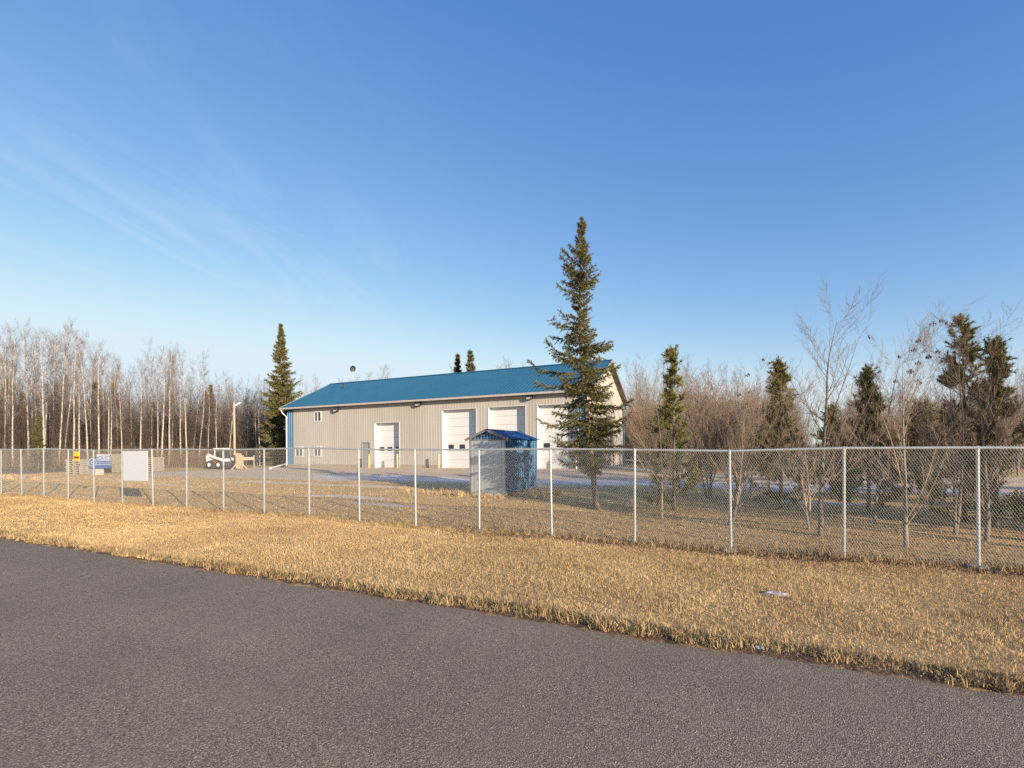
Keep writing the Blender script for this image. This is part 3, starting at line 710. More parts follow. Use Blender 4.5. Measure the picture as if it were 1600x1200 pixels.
# light pole
p = on_ground(367, 733); dpt = depth_of(p)
pole = thing('light_pole', 'tall wooden yard light pole with short angled lamp', 'light pole', p)
ph = 104.5 * dpt / F_PX
MB().tube([(0, 0, -.1), (-.02, 0, ph * .5), (-.03, 0, ph)], [.085, .075, .06], 10).build('pole', 'woodpale', pole, smooth=True)
lp = MB().bar((-.03, 0, ph - .28), (.12, .05, ph - .2), .05).bar((.10, .04, ph - .25), (.48, .2, ph - .04), .15, .09)
lp.build('lamp_head', 'pvc', pole)
# plywood backboard with braces
p = on_ground(374.5, 733.5) + Vector((.05, -.05, 0))
bb = thing('plywood_backboard', 'tan plywood board on splayed feet beside the light pole', 'board', p, YAW - R(8))
MB().prism([(-.30, .06), (.27, .06), (.27, 1.0), (.12, 1.22), (-.30, 1.26)], -.02, .02).build('panel', 'woodpale', bb)
for x in (-.28, .25): MB().bar((x, 0, .40), (x * 1.6, -.3, 0), .06).bar((x, .02, .40), (x * 1.6, .3, 0), .06).build('brace', 'wood', bb)
# rail barrier to the right of it
p = on_ground(388, 731); rb = thing('timber_barrier', 'low timber rail barrier between light pole and spruce', 'barrier', p, YAW)
MB().box(-.55, .45, -.04, .04, .62, .86).build('rail', 'wood', rb)
for x in (-.5, .38): MB().box(x, x + .09, .045, .13, -.05, 1.0).build('post', 'woodgrey', rb)

# compact loader
p = on_ground(348, 732.5)
ld = thing('skid_steer_loader', 'compact white and red skid steer loader parked by the trees', 'loader', p, R(4))
ld.scale = (.88, .88, .88)
# local: x forward, y left, z up. 2.6 long, 1.6 wide, 1.9 high
body = MB().prism([(-1.05, .42), (.75, .35), (.85, .62), (.55, .92), (-.55, .98), (-1.1, 1.0), (-1.18, .7)], -.42, .42).build('body', 'loaderwhite', ld, bevel=.03)
MB().box(-1.22, -1.13, -.40, .40, .45, .98).build('rear_door', 'loaderred', ld, bevel=.02)
cab = MB()
for x in (-.5, .52):
    for y in (-.40, .40): cab.bar((x, y, .9), (x * .92, y * .96, 1.78), .08, .08)
cab.box(-.56, .58, -.46, .46, 1.76, 1.86); cab.box(-.54, -.46, -.40, .40, .92, 1.1); 
cab.build('cab_frame', 'loaderwhite', ld, bevel=.012)
for y in (-.385, .375): MB().box(-.40, .42, y, y + .01, .98, 1.72).build('side_window', 'glass', ld)
MB().box(.46, .47, -.34, .34, .95, 1.72).build('windscreen', 'glass', ld); MB().box(-.47, -.46, -.34, .34, 1.12, 1.72).build('rear_window', 'glass', ld)
for y in (-.60, .60):
    arm = [(-1.15, .6), (-1.28, 1.15), (-.95, 1.38), (-.55, 1.22), (.55, .95), (1.12, .42), (1.3, .15), (1.12, .12), (.9, .48), (.4, .78), (-.6, 1.02), (-.95, 1.1), (-.98, .6)]
    MB().prism(arm, y - .06, y + .06).build('lift_arm', 'loaderwhite', ld, bevel=.012)
    MB().tube([(-.8, y, .72), (.1, y, .9)], .045, 8).build('lift_cylinder', 'lampbody', ld)
    for x in (-.62, .48):
        yo = .06 if y > 0 else -.06
        pr = []
        ty = MB().tube([(x, y - .13 + yo * 2, .38), (x, y - .10 + yo * 2, .38), (x, y + .10 + yo * 2, .38), (x, y + .13 + yo * 2, .38)], [.30, .38, .38, .30], 18).build('wheel', 'rubber', ld)
        sy_ = 1 if y > 0 else -1
        MB().tube([(x, y + yo * 2 + sy_ * .1, .38), (x, y + yo * 2 + sy_ * .145, .38)], [.2, .17], 14).build('rim', 'loaderwhite', ty)
bk = [(1.15, .06), (1.15, .62), (1.22, .68), (1.3, .28), (1.75, .1), (1.75, .05)]
MB().prism(bk, -.85, .85).build('bucket', 'lampbody', ld)
MB().tube([(-.85, .3, .95), (-.85, .3, 1.75), (-.95, .3, 1.82)], [.06, .06, .06], 10).build('exhaust', 'loaderwhite', ld)
MB().box(-.55, .3, -.435, -.422, .42, .86).build('side_panel', 'loaderred', ld)
MB().box(-1.12, -.6, -.41, .41, .995, 1.14).build('engine_cover', 'loaderred', ld, bevel=.03)

# ------------------------------------------------------------------ conifers
def needles(P, D, L, rng, k=5, wid=.012, spread=.9):
    """P points, D directions, L lengths -> k narrow triangles at each point"""
    n = len(P); P = np.repeat(P, k, 0); D = np.repeat(D, k, 0); L = np.repeat(L, k)
    d = D + rng.normal(0, spread * .55, (n * k, 3)); d /= np.linalg.norm(d, axis=1, keepdims=True)
    s = np.cross(d, rng.normal(0, 1, (n * k, 3))); s /= np.maximum(np.linalg.norm(s, axis=1, keepdims=True), 1e-6)
    L = L * rng.uniform(.65, 1.2, n * k); W = (wid * rng.uniform(.7, 1.4, n * k))[:, None]
    V = np.stack([P - s * W, P + s * W, P + d * L[:, None]], 1)
    tint = np.repeat(rng.uniform(.7, 1.3, n), k)
    return V.reshape(-1, 3), np.repeat(tint, 3)
def needle_mesh(name, V, tint, hue=.08, rng=None):
    me = raw_mesh(name, V, None, np.arange(len(V)).reshape(-1, 3))
    a = me.attributes.new('tint', 'FLOAT_COLOR', 'POINT')
    col = np.stack([tint, tint * 1.0, tint * .95, np.ones_like(tint)], 1).astype(np.float32)
    a.data.foreach_set('color', col.ravel()); return me
def conifer(seed, height, width_fn, whorl=.24, per=6, trunk_r=.09, bare=.6, dens=1.0, nlen=.11, nw=.012, lean=(0, 0), kneed=5, droop=.25, up=.45, twlen=.35, axis_fn=None, gap=.5, lead=.5):
    """branches with drooping middles and lifted tips; width_fn(z, azimuth) gives branch length"""
    rng = np.random.default_rng(seed); wood, NP, ND, NL = [], [], [], []
    ax = axis_fn or (lambda z: np.array([lean[0] * z / height, lean[1] * z / height, z]))
    nseg = 14
    tr = [ax(height * i / nseg) for i in range(nseg + 1)]
    z = bare
    while z < height - .12:
        m = per if z < height * .8 else max(3, per - 2)
        a0 = rng.uniform(0, 2 * math.pi)
        for j in range(m):
            az = a0 + 2 * math.pi * j / m + rng.normal(0, .35); zz = z + rng.uniform(-.5, .5) * whorl
            L = width_fn(zz, az) * (rng.uniform(.35, .7) if rng.random() < gap else rng.uniform(.8, 1.1))
            if L < .05: continue
            rel = zz / height
            el0 = -droop + (up + droop + .35) * rel ** 1.6 + rng.normal(0, .1)
            d = np.array([math.cos(az), math.sin(az), math.tan(el0)]); d /= np.linalg.norm(d)
            p = ax(max(zz, .02)).copy(); n = max(4, int(L / .13)); st = L / n; r = .008 + .011 * L
            for i in range(n):
                f = (i + 1) / n
                q = p + d * st; wood.append((*p, *q, r * (1 - .8 * i / n), r * (1 - .8 * f)))
                d = d + np.array([0, 0, (up * .9 if f > .55 else -.06) * st * 2.0]) + rng.normal(0, .05, 3); d /= np.linalg.norm(d)
                if f > .12:
                    for sgn in (-1, 1, 0):
                        if rng.random() > .9: continue
                        sd_ = np.array([-d[1], d[0], 0]) * sgn; tl = twlen * min(1, L) * (1.1 - .75 * f) * rng.uniform(.5, 1.15) * (1 if sgn else .62) + .05
                        td = d * .75 + sd_ * .8 + np.array([0, 0, rng.uniform(-.55, .15) if sgn else rng.uniform(-1.3, -.5)]); td /= np.linalg.norm(td)
                        e = q + td * tl; wood.append((*q, *e, .004, .002))
                        c = max(2, int(tl / .055 * dens))
                        for u in range(c):
                            NP.append(q + (e - q) * (u + rng.random()) / c); ND.append(td); NL.append(nlen)
                    c = max(1, int(st / .05 * dens))
                    for u in range(c): NP.append(p + (q - p) * rng.random() + rng.normal(0, .02, 3)); ND.append(d); NL.append(nlen)
                p = q
            NP.append(p); ND.append(d); NL.append(nlen * 1.3)
        z += whorl * rng.uniform(.7, 1.25) * (1 if z < height * .75 else .75)
    for i in range(14): NP.append(ax(height - lead * i / 14)); ND.append(np.array([0, 0, 1.5])); NL.append(nlen * (.45 + .5 * i / 14))
    V, t = needles(np.array(NP), np.array(ND), np.array(NL), rng, kneed, nw)
    r_of = lambda f: trunk_r * (1 - f) ** .8 + .012
    tm = MB().tube([tuple(p_) for p_ in tr], [r_of(i / nseg) * (1.25 if i == 0 else 1) for i in range(nseg + 1)], 9)
    return tm, wood, V, t
def conifer_thing(name, label, loc, data, nm='needle', bark='bark_spruce', group=None, cat='spruce tree'):
    tm, wood, V, t = data
    th = thing(name, label, cat, loc, 0, group)
    tr = tm.build('trunk', bark, th, smooth=True)
    cr = obj('crown', needle_mesh('crown', V, t), nm, th)
    obj('branch', seg_mesh('branch', wood, 3), bark, th)
    return th

# the tall spruce: half widths to the two sides of the view, read against its height
base = on_ground(933, 796); ppm = depth_of(base) / F_PX; HS = (796 - 341) * ppm
tab = [(795, 0, 0), (745, 0, 0), (738, 10, 6), (722, 48, 30), (708, 66, 56), (695, 62, 66), (680, 58, 72), (672, 40, 74), (660, 62, 62), (648, 84, 58), (632, 66, 66), (612, 55, 66), (600, 74, 72), (585, 88, 82), (572, 62, 66), (560, 76, 42), (548, 62, 52), (535, 30, 50),
       (520, 54, 22), (505, 36, 18), (490, 30, 18), (475, 26, 26), (458, 42, 36), (445, 38, 42), (425, 32, 30), (405, 36, 18), (385, 14, 12), (365, 9, 9), (341, 3, 3)]
tz = [(796 - r_[0]) * ppm for r_ in tab]
def spruce_w(z, az):
    c = math.cos(az - YAW); side = np.interp(z, tz, [(r_[2] if c > 0 else r_[1]) * ppm for r_ in tab]); mid = np.interp(z, tz, [(r_[1] + r_[2]) / 2 * ppm for r_ in tab])
    return float(abs(c) * side + (1 - abs(c)) * mid * .85) * 1.08
def spruce_ax(z):
    px_ = np.interp(z / ppm, [0, 75, 155, 245, 340, 455], [0, -8, -16, -23, -24, -19]) * ppm
    return np.array([CR.x * px_, CR.y * px_, z])
conifer_thing('spruce_tree', 'tall gappy spruce standing behind the fence beside the garden shed', base,
              conifer(11, HS, spruce_w, .21, 6, .085, .95, 1.4, .080, .0088, kneed=7, droop=.36, up=.70, twlen=.40, axis_fn=spruce_ax, gap=.64, lead=.4))
# the spruce at the far end of the workshop
pl = at_depth(441, 46.5); h2 = 13.4
def sw2(z, az): 
    return max(.05, float(np.interp(z, [0, 1, 3, 6, 8, 10, 12, 13.4], [1.75, 2.1, 2.1, 1.85, 1.3, .75, .3, .04])))
conifer_thing('spruce_tree', 'full golden-green spruce beside the blue end corner of the workshop', pl,
              conifer(23, h2, sw2, .36, 8, .16, .4, .62, .16, .021, kneed=6, droop=.2, up=.5, twlen=.62, gap=.55, lead=1.3))
# smaller and farther spruces share two shapes
def sw3(z, az): return max(.04, 1.75 * (1 - z / 10.0) ** .9 + .04)
far_sp = conifer(31, 10.0, sw3, .5, 6, .12, .5, .4, .22, .035, kneed=4, twlen=.6, lead=1.2)
fsp = None
def far_spruce(px, depth, top_px, lab, grp='dark spruces among the bare woods'):
    global fsp
    p = at_depth(px, depth); hh = (HOR + (800 - px) * ROLL - top_px) * depth / F_PX + CAM_H - p.z; s_ = hh / 10.0
    if fsp is None:
        fsp = conifer_thing('spruce_tree', lab, p, far_sp, 'needle_dark', group=grp); fsp.scale = (s_, s_, s_)
    else: dup(fsp, p, random.Random(px).uniform(0, 6), s_, lab, grp)
far_spruce(716, 75, 552, 'slimmer of two spruce tops showing above the blue ridge', 'spruce tops above the roof ridge')
far_spruce(736, 72, 546, 'fuller of two spruce tops showing above the blue ridge', 'spruce tops above the roof ridge')
far_spruce(60, 41, 648, 'small golden spruce at the forest edge left of the pallets', None)
lab_d = 'dark spruce standing deep among the bare aspens'
for px_, dp_, tp_ in ((330, 60, 600), (150, 58, 596), (12, 62, 590), (88, 66, 600), (160, 68, 606), (178, 62, 598), (322, 74, 610), (300, 80, 630), (395, 82, 640), (240, 78, 628), (120, 72, 620), (35, 70, 612), (205, 74, 636), (270, 72, 640), (352, 78, 645), (-30, 60, 590)):
    far_spruce(px_, dp_, tp_, lab_d)

def pine(seed, height, wmax):
    """open young pine: upswept limbs carrying tufts towards their ends"""
    rng = np.random.default_rng(seed); wood, NP, ND, NL = [], [], [], []
    z = .22
    while z < height - .1:
        f = z / height; L0 = wmax * (np.interp(f, [0, .12, .35, .7, 1], [.95, 1, .78, .42, .10]))
        for j in range(rng.integers(3, 6)):
            az = rng.uniform(0, 2 * math.pi); L = L0 * rng.uniform(.5, 1.15); el = np.interp(f, [0, .5, 1], [.0, .5, 1.05]) + rng.normal(0, .12)
            d = np.array([math.cos(az) * math.cos(el), math.sin(az) * math.cos(el), math.sin(el)]); p = np.array([0, 0, z + rng.uniform(-.08, .08)]); n = max(3, int(L / .13)); st = L / n
            for i in range(n):
                q = p + d * st; wood.append((*p, *q, (.004 + .012 * L) * (1 - .7 * i / n), (.004 + .012 * L) * (1 - .7 * (i + 1) / n)))
                d = d + np.array([0, 0, .11]) + rng.normal(0, .07, 3); d /= np.linalg.norm(d)
                if i >= n * .3:
                    for s_ in range(4):
                        td = d * .8 + rng.normal(0, .5, 3) + np.array([0, 0, .3]); td /= np.linalg.norm(td); tl = rng.uniform(.10, .28)
                        e = q + td * tl; wood.append((*q, *e, .004, .003))
                        for u in range(7): NP.append(q + (e - q) * rng.uniform(.1, 1)); ND.append(td); NL.append(.10)
                p = q
            for u in range(7): NP.append(p - d * .03 * u); ND.append(d); NL.append(.09)
        z += height * .046 * rng.uniform(.7, 1.2)
    for u in range(14): NP.append(np.array([0, 0, height - .03 * u])); ND.append(np.array([0, 0, 1.])); NL.append(.09)
    V, t = needles(np.array(NP), np.array(ND), np.array(NL), rng, 6, .0085, .95)
    tm = MB().tube([(0, 0, -.05), (.02, 0, height * .4), (0, .01, height)], [.055, .04, .01], 8)
    return tm, wood, V, t
for i, (bx_, by_, tp_, w_, lab) in enumerate(((1053, 797, 545, .85, 'young pine with a narrow golden top nearest the workshop gable'), (1220, 795, 563, .85, 'open young pine left of the tallest bare tree'),
        (1357, 803, 582, .85, 'dark short pine behind the pale forked bare tree'), (1507, 815, 497, .95, 'tallest pine rising among bare trees at the row end'), (1556, 824, 540, .8, 'pine beside the tallest pine, slightly lower'),
        (1300, 778, 640, .8, 'low dark pine behind the tallest bare tree'), (1440, 782, 632, .9, 'low dark pine behind a tangle of bare twigs'))):
    p = on_ground(bx_, by_); hh = (by_ - tp_) * depth_of(p) / F_PX
    conifer_thing('pine_tree', lab, p, pine(40 + i, hh, w_ * .95), 'pine', 'bark_grey', 'young pines behind the fence', 'pine tree')
# the same planting goes on beyond the edge of the picture
for i, (x, y, hh) in enumerate(((7.2, 13.2, 4.6), (9.6, 15.6, 5.0), (12.5, 12.6, 4.8), (15.5, 15.0, 5.2), (19, 13.4, 5.0), (23, 15.6, 5.4), (11, 19, 5.0), (27, 13.2, 5.2))):
    conifer_thing('pine_tree', 'young pine in the planted row past the last bare tree', (x, y, G(x, y)), pine(60 + i, hh, 1.05), 'pine', 'bark_grey', 'pines farther along the planted row', 'pine tree')

# ------------------------------------------------------------------ bare trees
def grow(rng, p, d, L, r, lev, P, out, ends):
    n = P['n'][lev]; st = L / n; rr0 = r
    for i in range(n):
        f0, f1 = i / n, (i + 1) / n
        ra, rb = r * (1 - P['taper'][lev] * f0), r * (1 - P['taper'][lev] * f1)
        q = p + d * st; out[min(lev, 1) if P.get('split', True) else 0].append((*p, *q, ra, rb))
        d = d + rng.normal(0, P['wob'][lev], 3) + np.array([0, 0, P['up'][lev]]); d /= np.linalg.norm(d)
        if lev + 1 < len(P['n']) and f1 >= P['start'][lev]:
            c = P['kids'][lev] * (1 if rng.random() < P['kids'][lev] % 1 else 0) if P['kids'][lev] < 1 else int(P['kids'][lev] + rng.random())
            for _ in range(int(math.ceil(c)) if c else 0):
                a = rng.uniform(0, 2 * math.pi); o = np.cross(d, [math.cos(a), math.sin(a), .3]); o /= max(np.linalg.norm(o), 1e-6)
                ang = P['ang'][lev] + rng.normal(0, .15); cd = d * math.cos(ang) + o * math.sin(ang)
                cl = L * P['ratio'][lev] * (1.15 - P['fall'][lev] * f1) * rng.uniform(.6, 1.15)
                grow(rng, p + (q - p) * rng.random(), cd, cl, max(rb * P['rr'][lev], P['rmin']), lev + 1, P, out, ends)
        p = q
    ends.append((p, lev))
def bare_tree(seed, P, L, r, d0=(0, 0, 1), stems=1, spread=.25):
    rng = np.random.default_rng(seed); out = [[], []]; ends = []
    for s_ in range(stems):
        a = rng.uniform(0, 6.28); d = np.array(d0, float) + (np.array([math.cos(a), math.sin(a), 0]) * spread * rng.uniform(.5, 1.2) if stems > 1 else 0); d /= np.linalg.norm(d)
        grow(rng, np.array([0, 0, -.05]) + (rng.normal(0, .04, 3) * [1, 1, 0] if stems > 1 else 0), d, L * (1 if s_ == 0 else rng.uniform(.7, .98)), r * (1 if s_ == 0 else rng.uniform(.6, .9)), 0, P, out, ends)
    return out, ends
ASPEN = dict(n=[18, 5, 4, 3], taper=[.88, .8, .7, .5], wob=[.022, .06, .08, .08], up=[.012, .10, .10, .08], start=[.42, .15, .2], kids=[3.4, 1.5, 1.25], ang=[.85, .65, .6], ratio=[.15, .42, .5], fall=[.55, .4, .3], rr=[.30, .5, .55], rmin=.0048)
ASH = dict(n=[12, 8, 6, 4], taper=[.96, .85, .7, .5], wob=[.04, .05, .06, .06], up=[.02, .10, .08, .07], start=[.22, .2, .15], kids=[2.0, 1.4, 1.05], ang=[.72, .6, .55], ratio=[.55, .42, .40], fall=[.72, .5, .4], rr=[.5, .5, .55], rmin=.0024)
VASE = dict(n=[10, 8, 6, 4], taper=[.96, .85, .7, .5], wob=[.03, .045, .06, .06], up=[.02, .06, .06, .06], start=[.12, .15, .15], kids=[1.9, 1.4, 1.1], ang=[.58, .55, .5], ratio=[.72, .40, .38], fall=[.7, .5, .4], rr=[.52, .5, .55], rmin=.0024)
SHRUB = dict(n=[8, 5, 3], taper=[.8, .7, .5], wob=[.06, .09, .1], up=[.02, .06, .04], start=[.2, .2], kids=[1.7, 1.3], ang=[.5, .5], ratio=[.42, .45], fall=[.5, .4], rr=[.5, .55], rmin=.006)
def tree_thing(name, label, loc, data, bark, twig, group=None, cat='bare tree', k=(7, 3)):
    th = thing(name, label, cat, loc, 0, group)
    obj('trunk', seg_mesh('trunk', data[0], k[0]), bark, th); obj('crown', seg_mesh('crown', data[1], k[1]), twig, th)
    return th
# foreground row behind the fence
_sv = []; _sr = np.random.default_rng(4)
for _ in range(9):
    a_ = _sr.normal(0, .022, 3) + [0, 0, -.03]; b0_ = _sr.normal(0, .010, 3); _sv += [a_ + b0_, a_ - b0_, a_ + [_sr.normal(0, .006), _sr.normal(0, .006), -.05]]
    _sv += [a_, a_ + [.012, 0, -.02], a_ + [0, .012, -.055]]
seed_me = raw_mesh('seed_cluster', np.array(_sv), None, np.arange(len(_sv)).reshape(-1, 3))
_sm = bmesh.new(); _sm.from_mesh(seed_me); bmesh.ops.create_icosphere(_sm, subdivisions=1, radius=.018, matrix=Matrix.Translation((0, 0, -.03))); _sm.to_mesh(seed_me); _sm.free()
def seeds(ends, n, rng, zmin, th):
    P = [e[0] for e in ends if e[1] >= 2 and e[0][2] > zmin]
    for _ in range(n if P else 0):
        o = obj('seed_cluster', seed_me, 'seed', th, tuple(P[rng.integers(len(P))])); o.rotation_euler = (0, 0, rng.uniform(0, 6)); kind(o, 'stuff')
ROW = [ # base px, top px, params, bark, twig, radius, stems, seeds, label
    ((1034, 811), (1036, 545), ASH, 'bark_pale', 'twig_pale', .040, 1, 0, 'slender pale bare tree beside the young pine near the gable'),
    ((1140, 822), (1163, 548), VASE, 'bark_grey', 'twig_pale', .050, 2, 16, 'bare twin-stemmed tree with dangling brown seed clusters, leaning right'),
    ((1262, 826), (1232, 545), VASE, 'bark_pale', 'twig_pale', .042, 2, 0, 'thin pale multi-stem bare tree beside the tallest bare tree'),
    ((1281, 838), (1306, 447), ASH, 'bark_grey', 'twig', .062, 1, 0, 'tallest bare tree with dark trunk and fine ascending twigs'),
    ((1416, 854), (1402, 468), VASE, 'bark_pale', 'twig_pale', .055, 1, 22, 'pale low-forking bare tree with seed clusters high in its crown'),
    ((1366, 815), (1392, 500), ASH, 'bark_grey', 'twig_pale', .035, 1, 0, 'thin dark-stemmed bare tree behind the pale forked one'),
    ((1490, 836), (1506, 452), ASH, 'bark_grey', 'twig', .045, 2, 0, 'bare tree with two dark stems before the tallest pine'),
    ((1541, 846), (1572, 470), VASE, 'bark_grey', 'twig', .060, 1, 0, 'wide-spreading bare tree nearest the last fence post'),
    ((1645, 850), (1640, 480), VASE, 'bark_grey', 'twig', .055, 2, 0, 'bare tree past the last fence post with crossing limbs'),
    ((1105, 778), (1110, 575), VASE, 'bark_grey', 'twig_pale', .045, 3, 0, 'bushy bare tree between the young pine and the twin-stemmed tree'),
    ((1450, 800), (1452, 560), VASE, 'bark_grey', 'twig_pale', .040, 3, 0, 'bushy low bare tree left of the two dark stems'),
]
for i, (bp_, tp_, P, bk_, tw_, r_, st_, sd_n, lab) in enumerate(ROW):
    p = on_ground(*bp_); dd_ = depth_of(p); sc_ = dd_ / F_PX; hh = (bp_[1] - tp_[1]) * sc_; dx = (tp_[0] - bp_[0]) * sc_
    data, ends = bare_tree(100 + i, P, hh * .92, r_, (CR.x * dx / hh, CR.y * dx / hh, 1), st_, .22)
    allz = max(e[0][2] for e in ends); s_ = hh / allz
    th = tree_thing('bare_tree', lab, p, data, bk_, tw_, 'bare trees planted behind the fence'); th.scale = (s_, s_, s_)
    if sd_n:
        seeds(ends, sd_n, np.random.default_rng(i), allz * .6, th)
for i, (x, y) in enumerate(((6.4, 11.8), (8.4, 13.9), (11.0, 11.9), (14, 13.2), (17.3, 12.2))):
    data, ends = bare_tree(140 + i, VASE, 4.6, .06, (0, 0, 1), 2)
    tree_thing('bare_tree', 'bare tree farther along the planted row than the last post', (x, y, G(x, y)), data, 'bark_grey', 'twig', 'bare trees farther along the row')

second = []
for i in range(4):
    data, ends = bare_tree(170 + i, (ASH, VASE)[i % 2], 4.8, .05, (0, 0, 1), 1 + i % 3, .25)
    second.append((seg_mesh('second_trunk', data[0], 6), seg_mesh('second_crown', data[1], 3), max(e[0][2] for e in ends)))
r2n = random.Random(12)
for i in range(36):
    px_ = r2n.choice([r2n.uniform(1000, 1245), r2n.uniform(1330, 1660)]); p = at_depth(px_, r2n.uniform(16, 27)); me_ = second[i % 4]
    hh = np.interp(px_, [1000, 1240, 1330, 1660], [3.0, 3.1, 2.6, 3.9]) * depth_of(p) / 15 * r2n.uniform(.75, 1.1)
    th = thing('bare_tree', 'bare brown tree in the tangle farther behind the fenced row', 'bare tree', p, r2n.uniform(0, 6), 'bare trees in the tangle behind the row'); th.scale = (hh / me_[2],) * 3
    obj('trunk', me_[0], 'bark_grey', th); obj('crown', me_[1], 'twig_pale' if i % 3 else 'twig', th)

# aspen woods beyond the yard: a few shapes, many trees
rnd = random.Random(77)
aspens = []
for i in range(8):
    data, _ = bare_tree(200 + i, ASPEN, 13.0, .12 if i % 3 else .15, (rnd.uniform(-.07, .07), rnd.uniform(-.07, .07), 1))
    aspens.append((seg_mesh('aspen_trunk', data[0], 6), seg_mesh('aspen_crown', data[1], 3)))
n_as = 0
def aspen(px, depth, top_px, lab, grp, thick=1.0, rnd=rnd):
    global n_as
    p = at_depth(px, depth); hh = (HOR + (800 - px) * ROLL - top_px) * depth / F_PX + CAM_H - p.z
    s_ = hh / 13.2; i = rnd.randrange(8)
    th = thing('aspen_tree', lab, 'aspen tree', p, rnd.uniform(0, 6.28), grp); th.scale = (s_ * thick, s_ * thick, s_)
    obj('trunk', aspens[i][0], 'bark_aspen', th); obj('crown', aspens[i][1], 'twig_aspen', th); n_as += 1
def sky_line(px):       # height of the tree line along the left wood
    return np.interp(px, [-40, 0, 45, 100, 145, 175, 205, 245, 285, 320, 360, 400, 430, 480, 500], [520, 520, 500, 498, 520, 548, 552, 528, 534, 560, 572, 582, 585, 588, 592])
labA = 'tall bare white-trunked aspen at the front of the wood'
labB = 'thin bare aspen deeper inside the wood left of the workshop'
for px_ in (8, 22, 42, 46, 56, 70, 73, 90, 98, 113, 122, 140, 146, 152, 167, 173, 184, 193, 207, 222, 233, 245, 254, 262, 271, 281, 292, 300, 312, 325, 337, 348, 360, 383, 399, 407):
    aspen(px_ + rnd.uniform(-3, 3), rnd.uniform(44, 54), float(sky_line(px_)) + rnd.choice([rnd.uniform(-4, 18), rnd.uniform(10, 55)]), labA, 'aspens at the front of the wood', .72)
for i in range(120):
    px_ = rnd.uniform(-60, 425); aspen(px_, rnd.uniform(55, 84), float(sky_line(px_)) + rnd.uniform(5, 48), labB, 'aspens inside the wood', .72)
for px_ in (470, 478, 487, 493):
    aspen(px_, rnd.uniform(66, 80), rnd.uniform(580, 604), 'bare aspen showing between the golden spruce and the blue roof', 'aspens behind the roof end', .9)
for px_ in (556, 566, 575, 592, 600, 530, 700, 706, 775, 790, 800, 820):
    aspen(px_, rnd.uniform(85, 95), np.interp(px_, [530, 600, 700, 820], [592, 572, 572, 562]) + rnd.uniform(-3, 10), 'bare treetop showing just above the blue roof ridge', 'treetops behind the roof ridge', .9)
for i in range(60):
    px_ = rnd.uniform(965, 1240); aspen(px_, rnd.uniform(48, 75), np.interp(px_, [965, 1040, 1130, 1230], [572, 556, 566, 590]) + rnd.uniform(-4, 45), 'thin bare aspen in the wood beyond the gable end', 'aspens beyond the gable', .7)
for i in range(56):
    px_ = rnd.uniform(1335, 1690); aspen(px_, rnd.uniform(55, 88), np.interp(px_, [1340, 1480, 1600], [628, 610, 575]) + rnd.uniform(-5, 30), 'thin bare aspen in the far wood behind the planted row', 'aspens of the far wood', .85)

# brush in front of and inside the woods: individual shrubs, then the mass that nobody could count
shr = []
for i in range(4):
    data, _ = bare_tree(300 + i, SHRUB, 3.6, .022, stems=11, spread=.24)
    shr.append(seg_mesh('shrub_stems', data[0] + data[1], 3))
def shrub(px, depth, hh, lab, grp, m='twig_brush'):
    p = at_depth(px, depth); th = obj('bare_shrub', shr[rnd.randrange(4)], m, None, p); th.rotation_euler = (0, 0, rnd.uniform(0, 6)); s_ = hh / 3.8; th.scale = (s_, s_, s_)
    tag(th, lab, 'shrub', grp)
for i in range(44):
    px_ = rnd.uniform(1000, 1245); shrub(px_, rnd.uniform(26, 46), rnd.choice([rnd.uniform(2.4, 4.4), rnd.uniform(4, 6.2)]), 'bare brown shrub in the thicket between gable end and planted row', 'shrubs of the thicket by the gable')
for i in range(80):
    px_ = rnd.uniform(1322, 1690); shrub(px_, rnd.uniform(22, 44), rnd.uniform(2.2, 4.3), 'bare brown shrub of the low thicket behind the planted row', 'shrubs behind the planted row')
def under_mass(n, pxr, dr, hfn, seed, name, lab, kidn=3, m='under', r0=.016):
    rng = np.random.default_rng(seed); S = []
    for i in range(n):
        px_ = rng.uniform(*pxr); dp_ = rng.uniform(*dr); d = ray(px_, HOR); x, y = d[0] * dp_, d[1] * dp_; z = G(x, y)
        h = hfn(px_) * rng.uniform(.35, 1.0); p = np.array([x, y, z - .05]); dd = np.array([rng.normal(0, .16), rng.normal(0, .16), 1]); dd /= np.linalg.norm(dd)
        for j in range(3):
            q = p + dd * h / 3; S.append((*p, *q, r0 * (1 - .28 * j), r0 * (1 - .28 * (j + 1))))
            for c in range(kidn):
                e = p + (q - p) * rng.random(); kd = dd * .8 + rng.normal(0, .5, 3); kd /= np.linalg.norm(kd)
                S.append((*e, *(e + kd * h * rng.uniform(.1, .24)), r0 * .5, r0 * .2))
            p = q; dd = dd + rng.normal(0, .08, 3); dd /= np.linalg.norm(dd)
    o = obj(name, seg_mesh(name, S, 3), m); kind(o, 'stuff'); tag(o, lab, 'undergrowth')
under_mass(12000, (-70, 440), (50, 92), lambda p_: 9.0, 1, 'undergrowth', 'dense brown undergrowth filling the wood left of the workshop')
under_mass(2600, (-60, 330), (42, 52), lambda p_: 2.0, 2, 'undergrowth', 'low brown brush along the forest edge behind the pallets', m='twig_brush', r0=.010)
under_mass(4200, (960, 1250), (44, 78), lambda p_: 7.0, 3, 'undergrowth', 'dense brown undergrowth of the wood beyond the gable end')
under_mass(4200, (1320, 1700), (44, 90), lambda p_: 4.6, 4, 'undergrowth', 'dense brown undergrowth far behind the planted row')
under_mass(1200, (1240, 1330), (60, 95), lambda p_: 2.2, 5, 'undergrowth', 'low far brush under the gap of open sky')

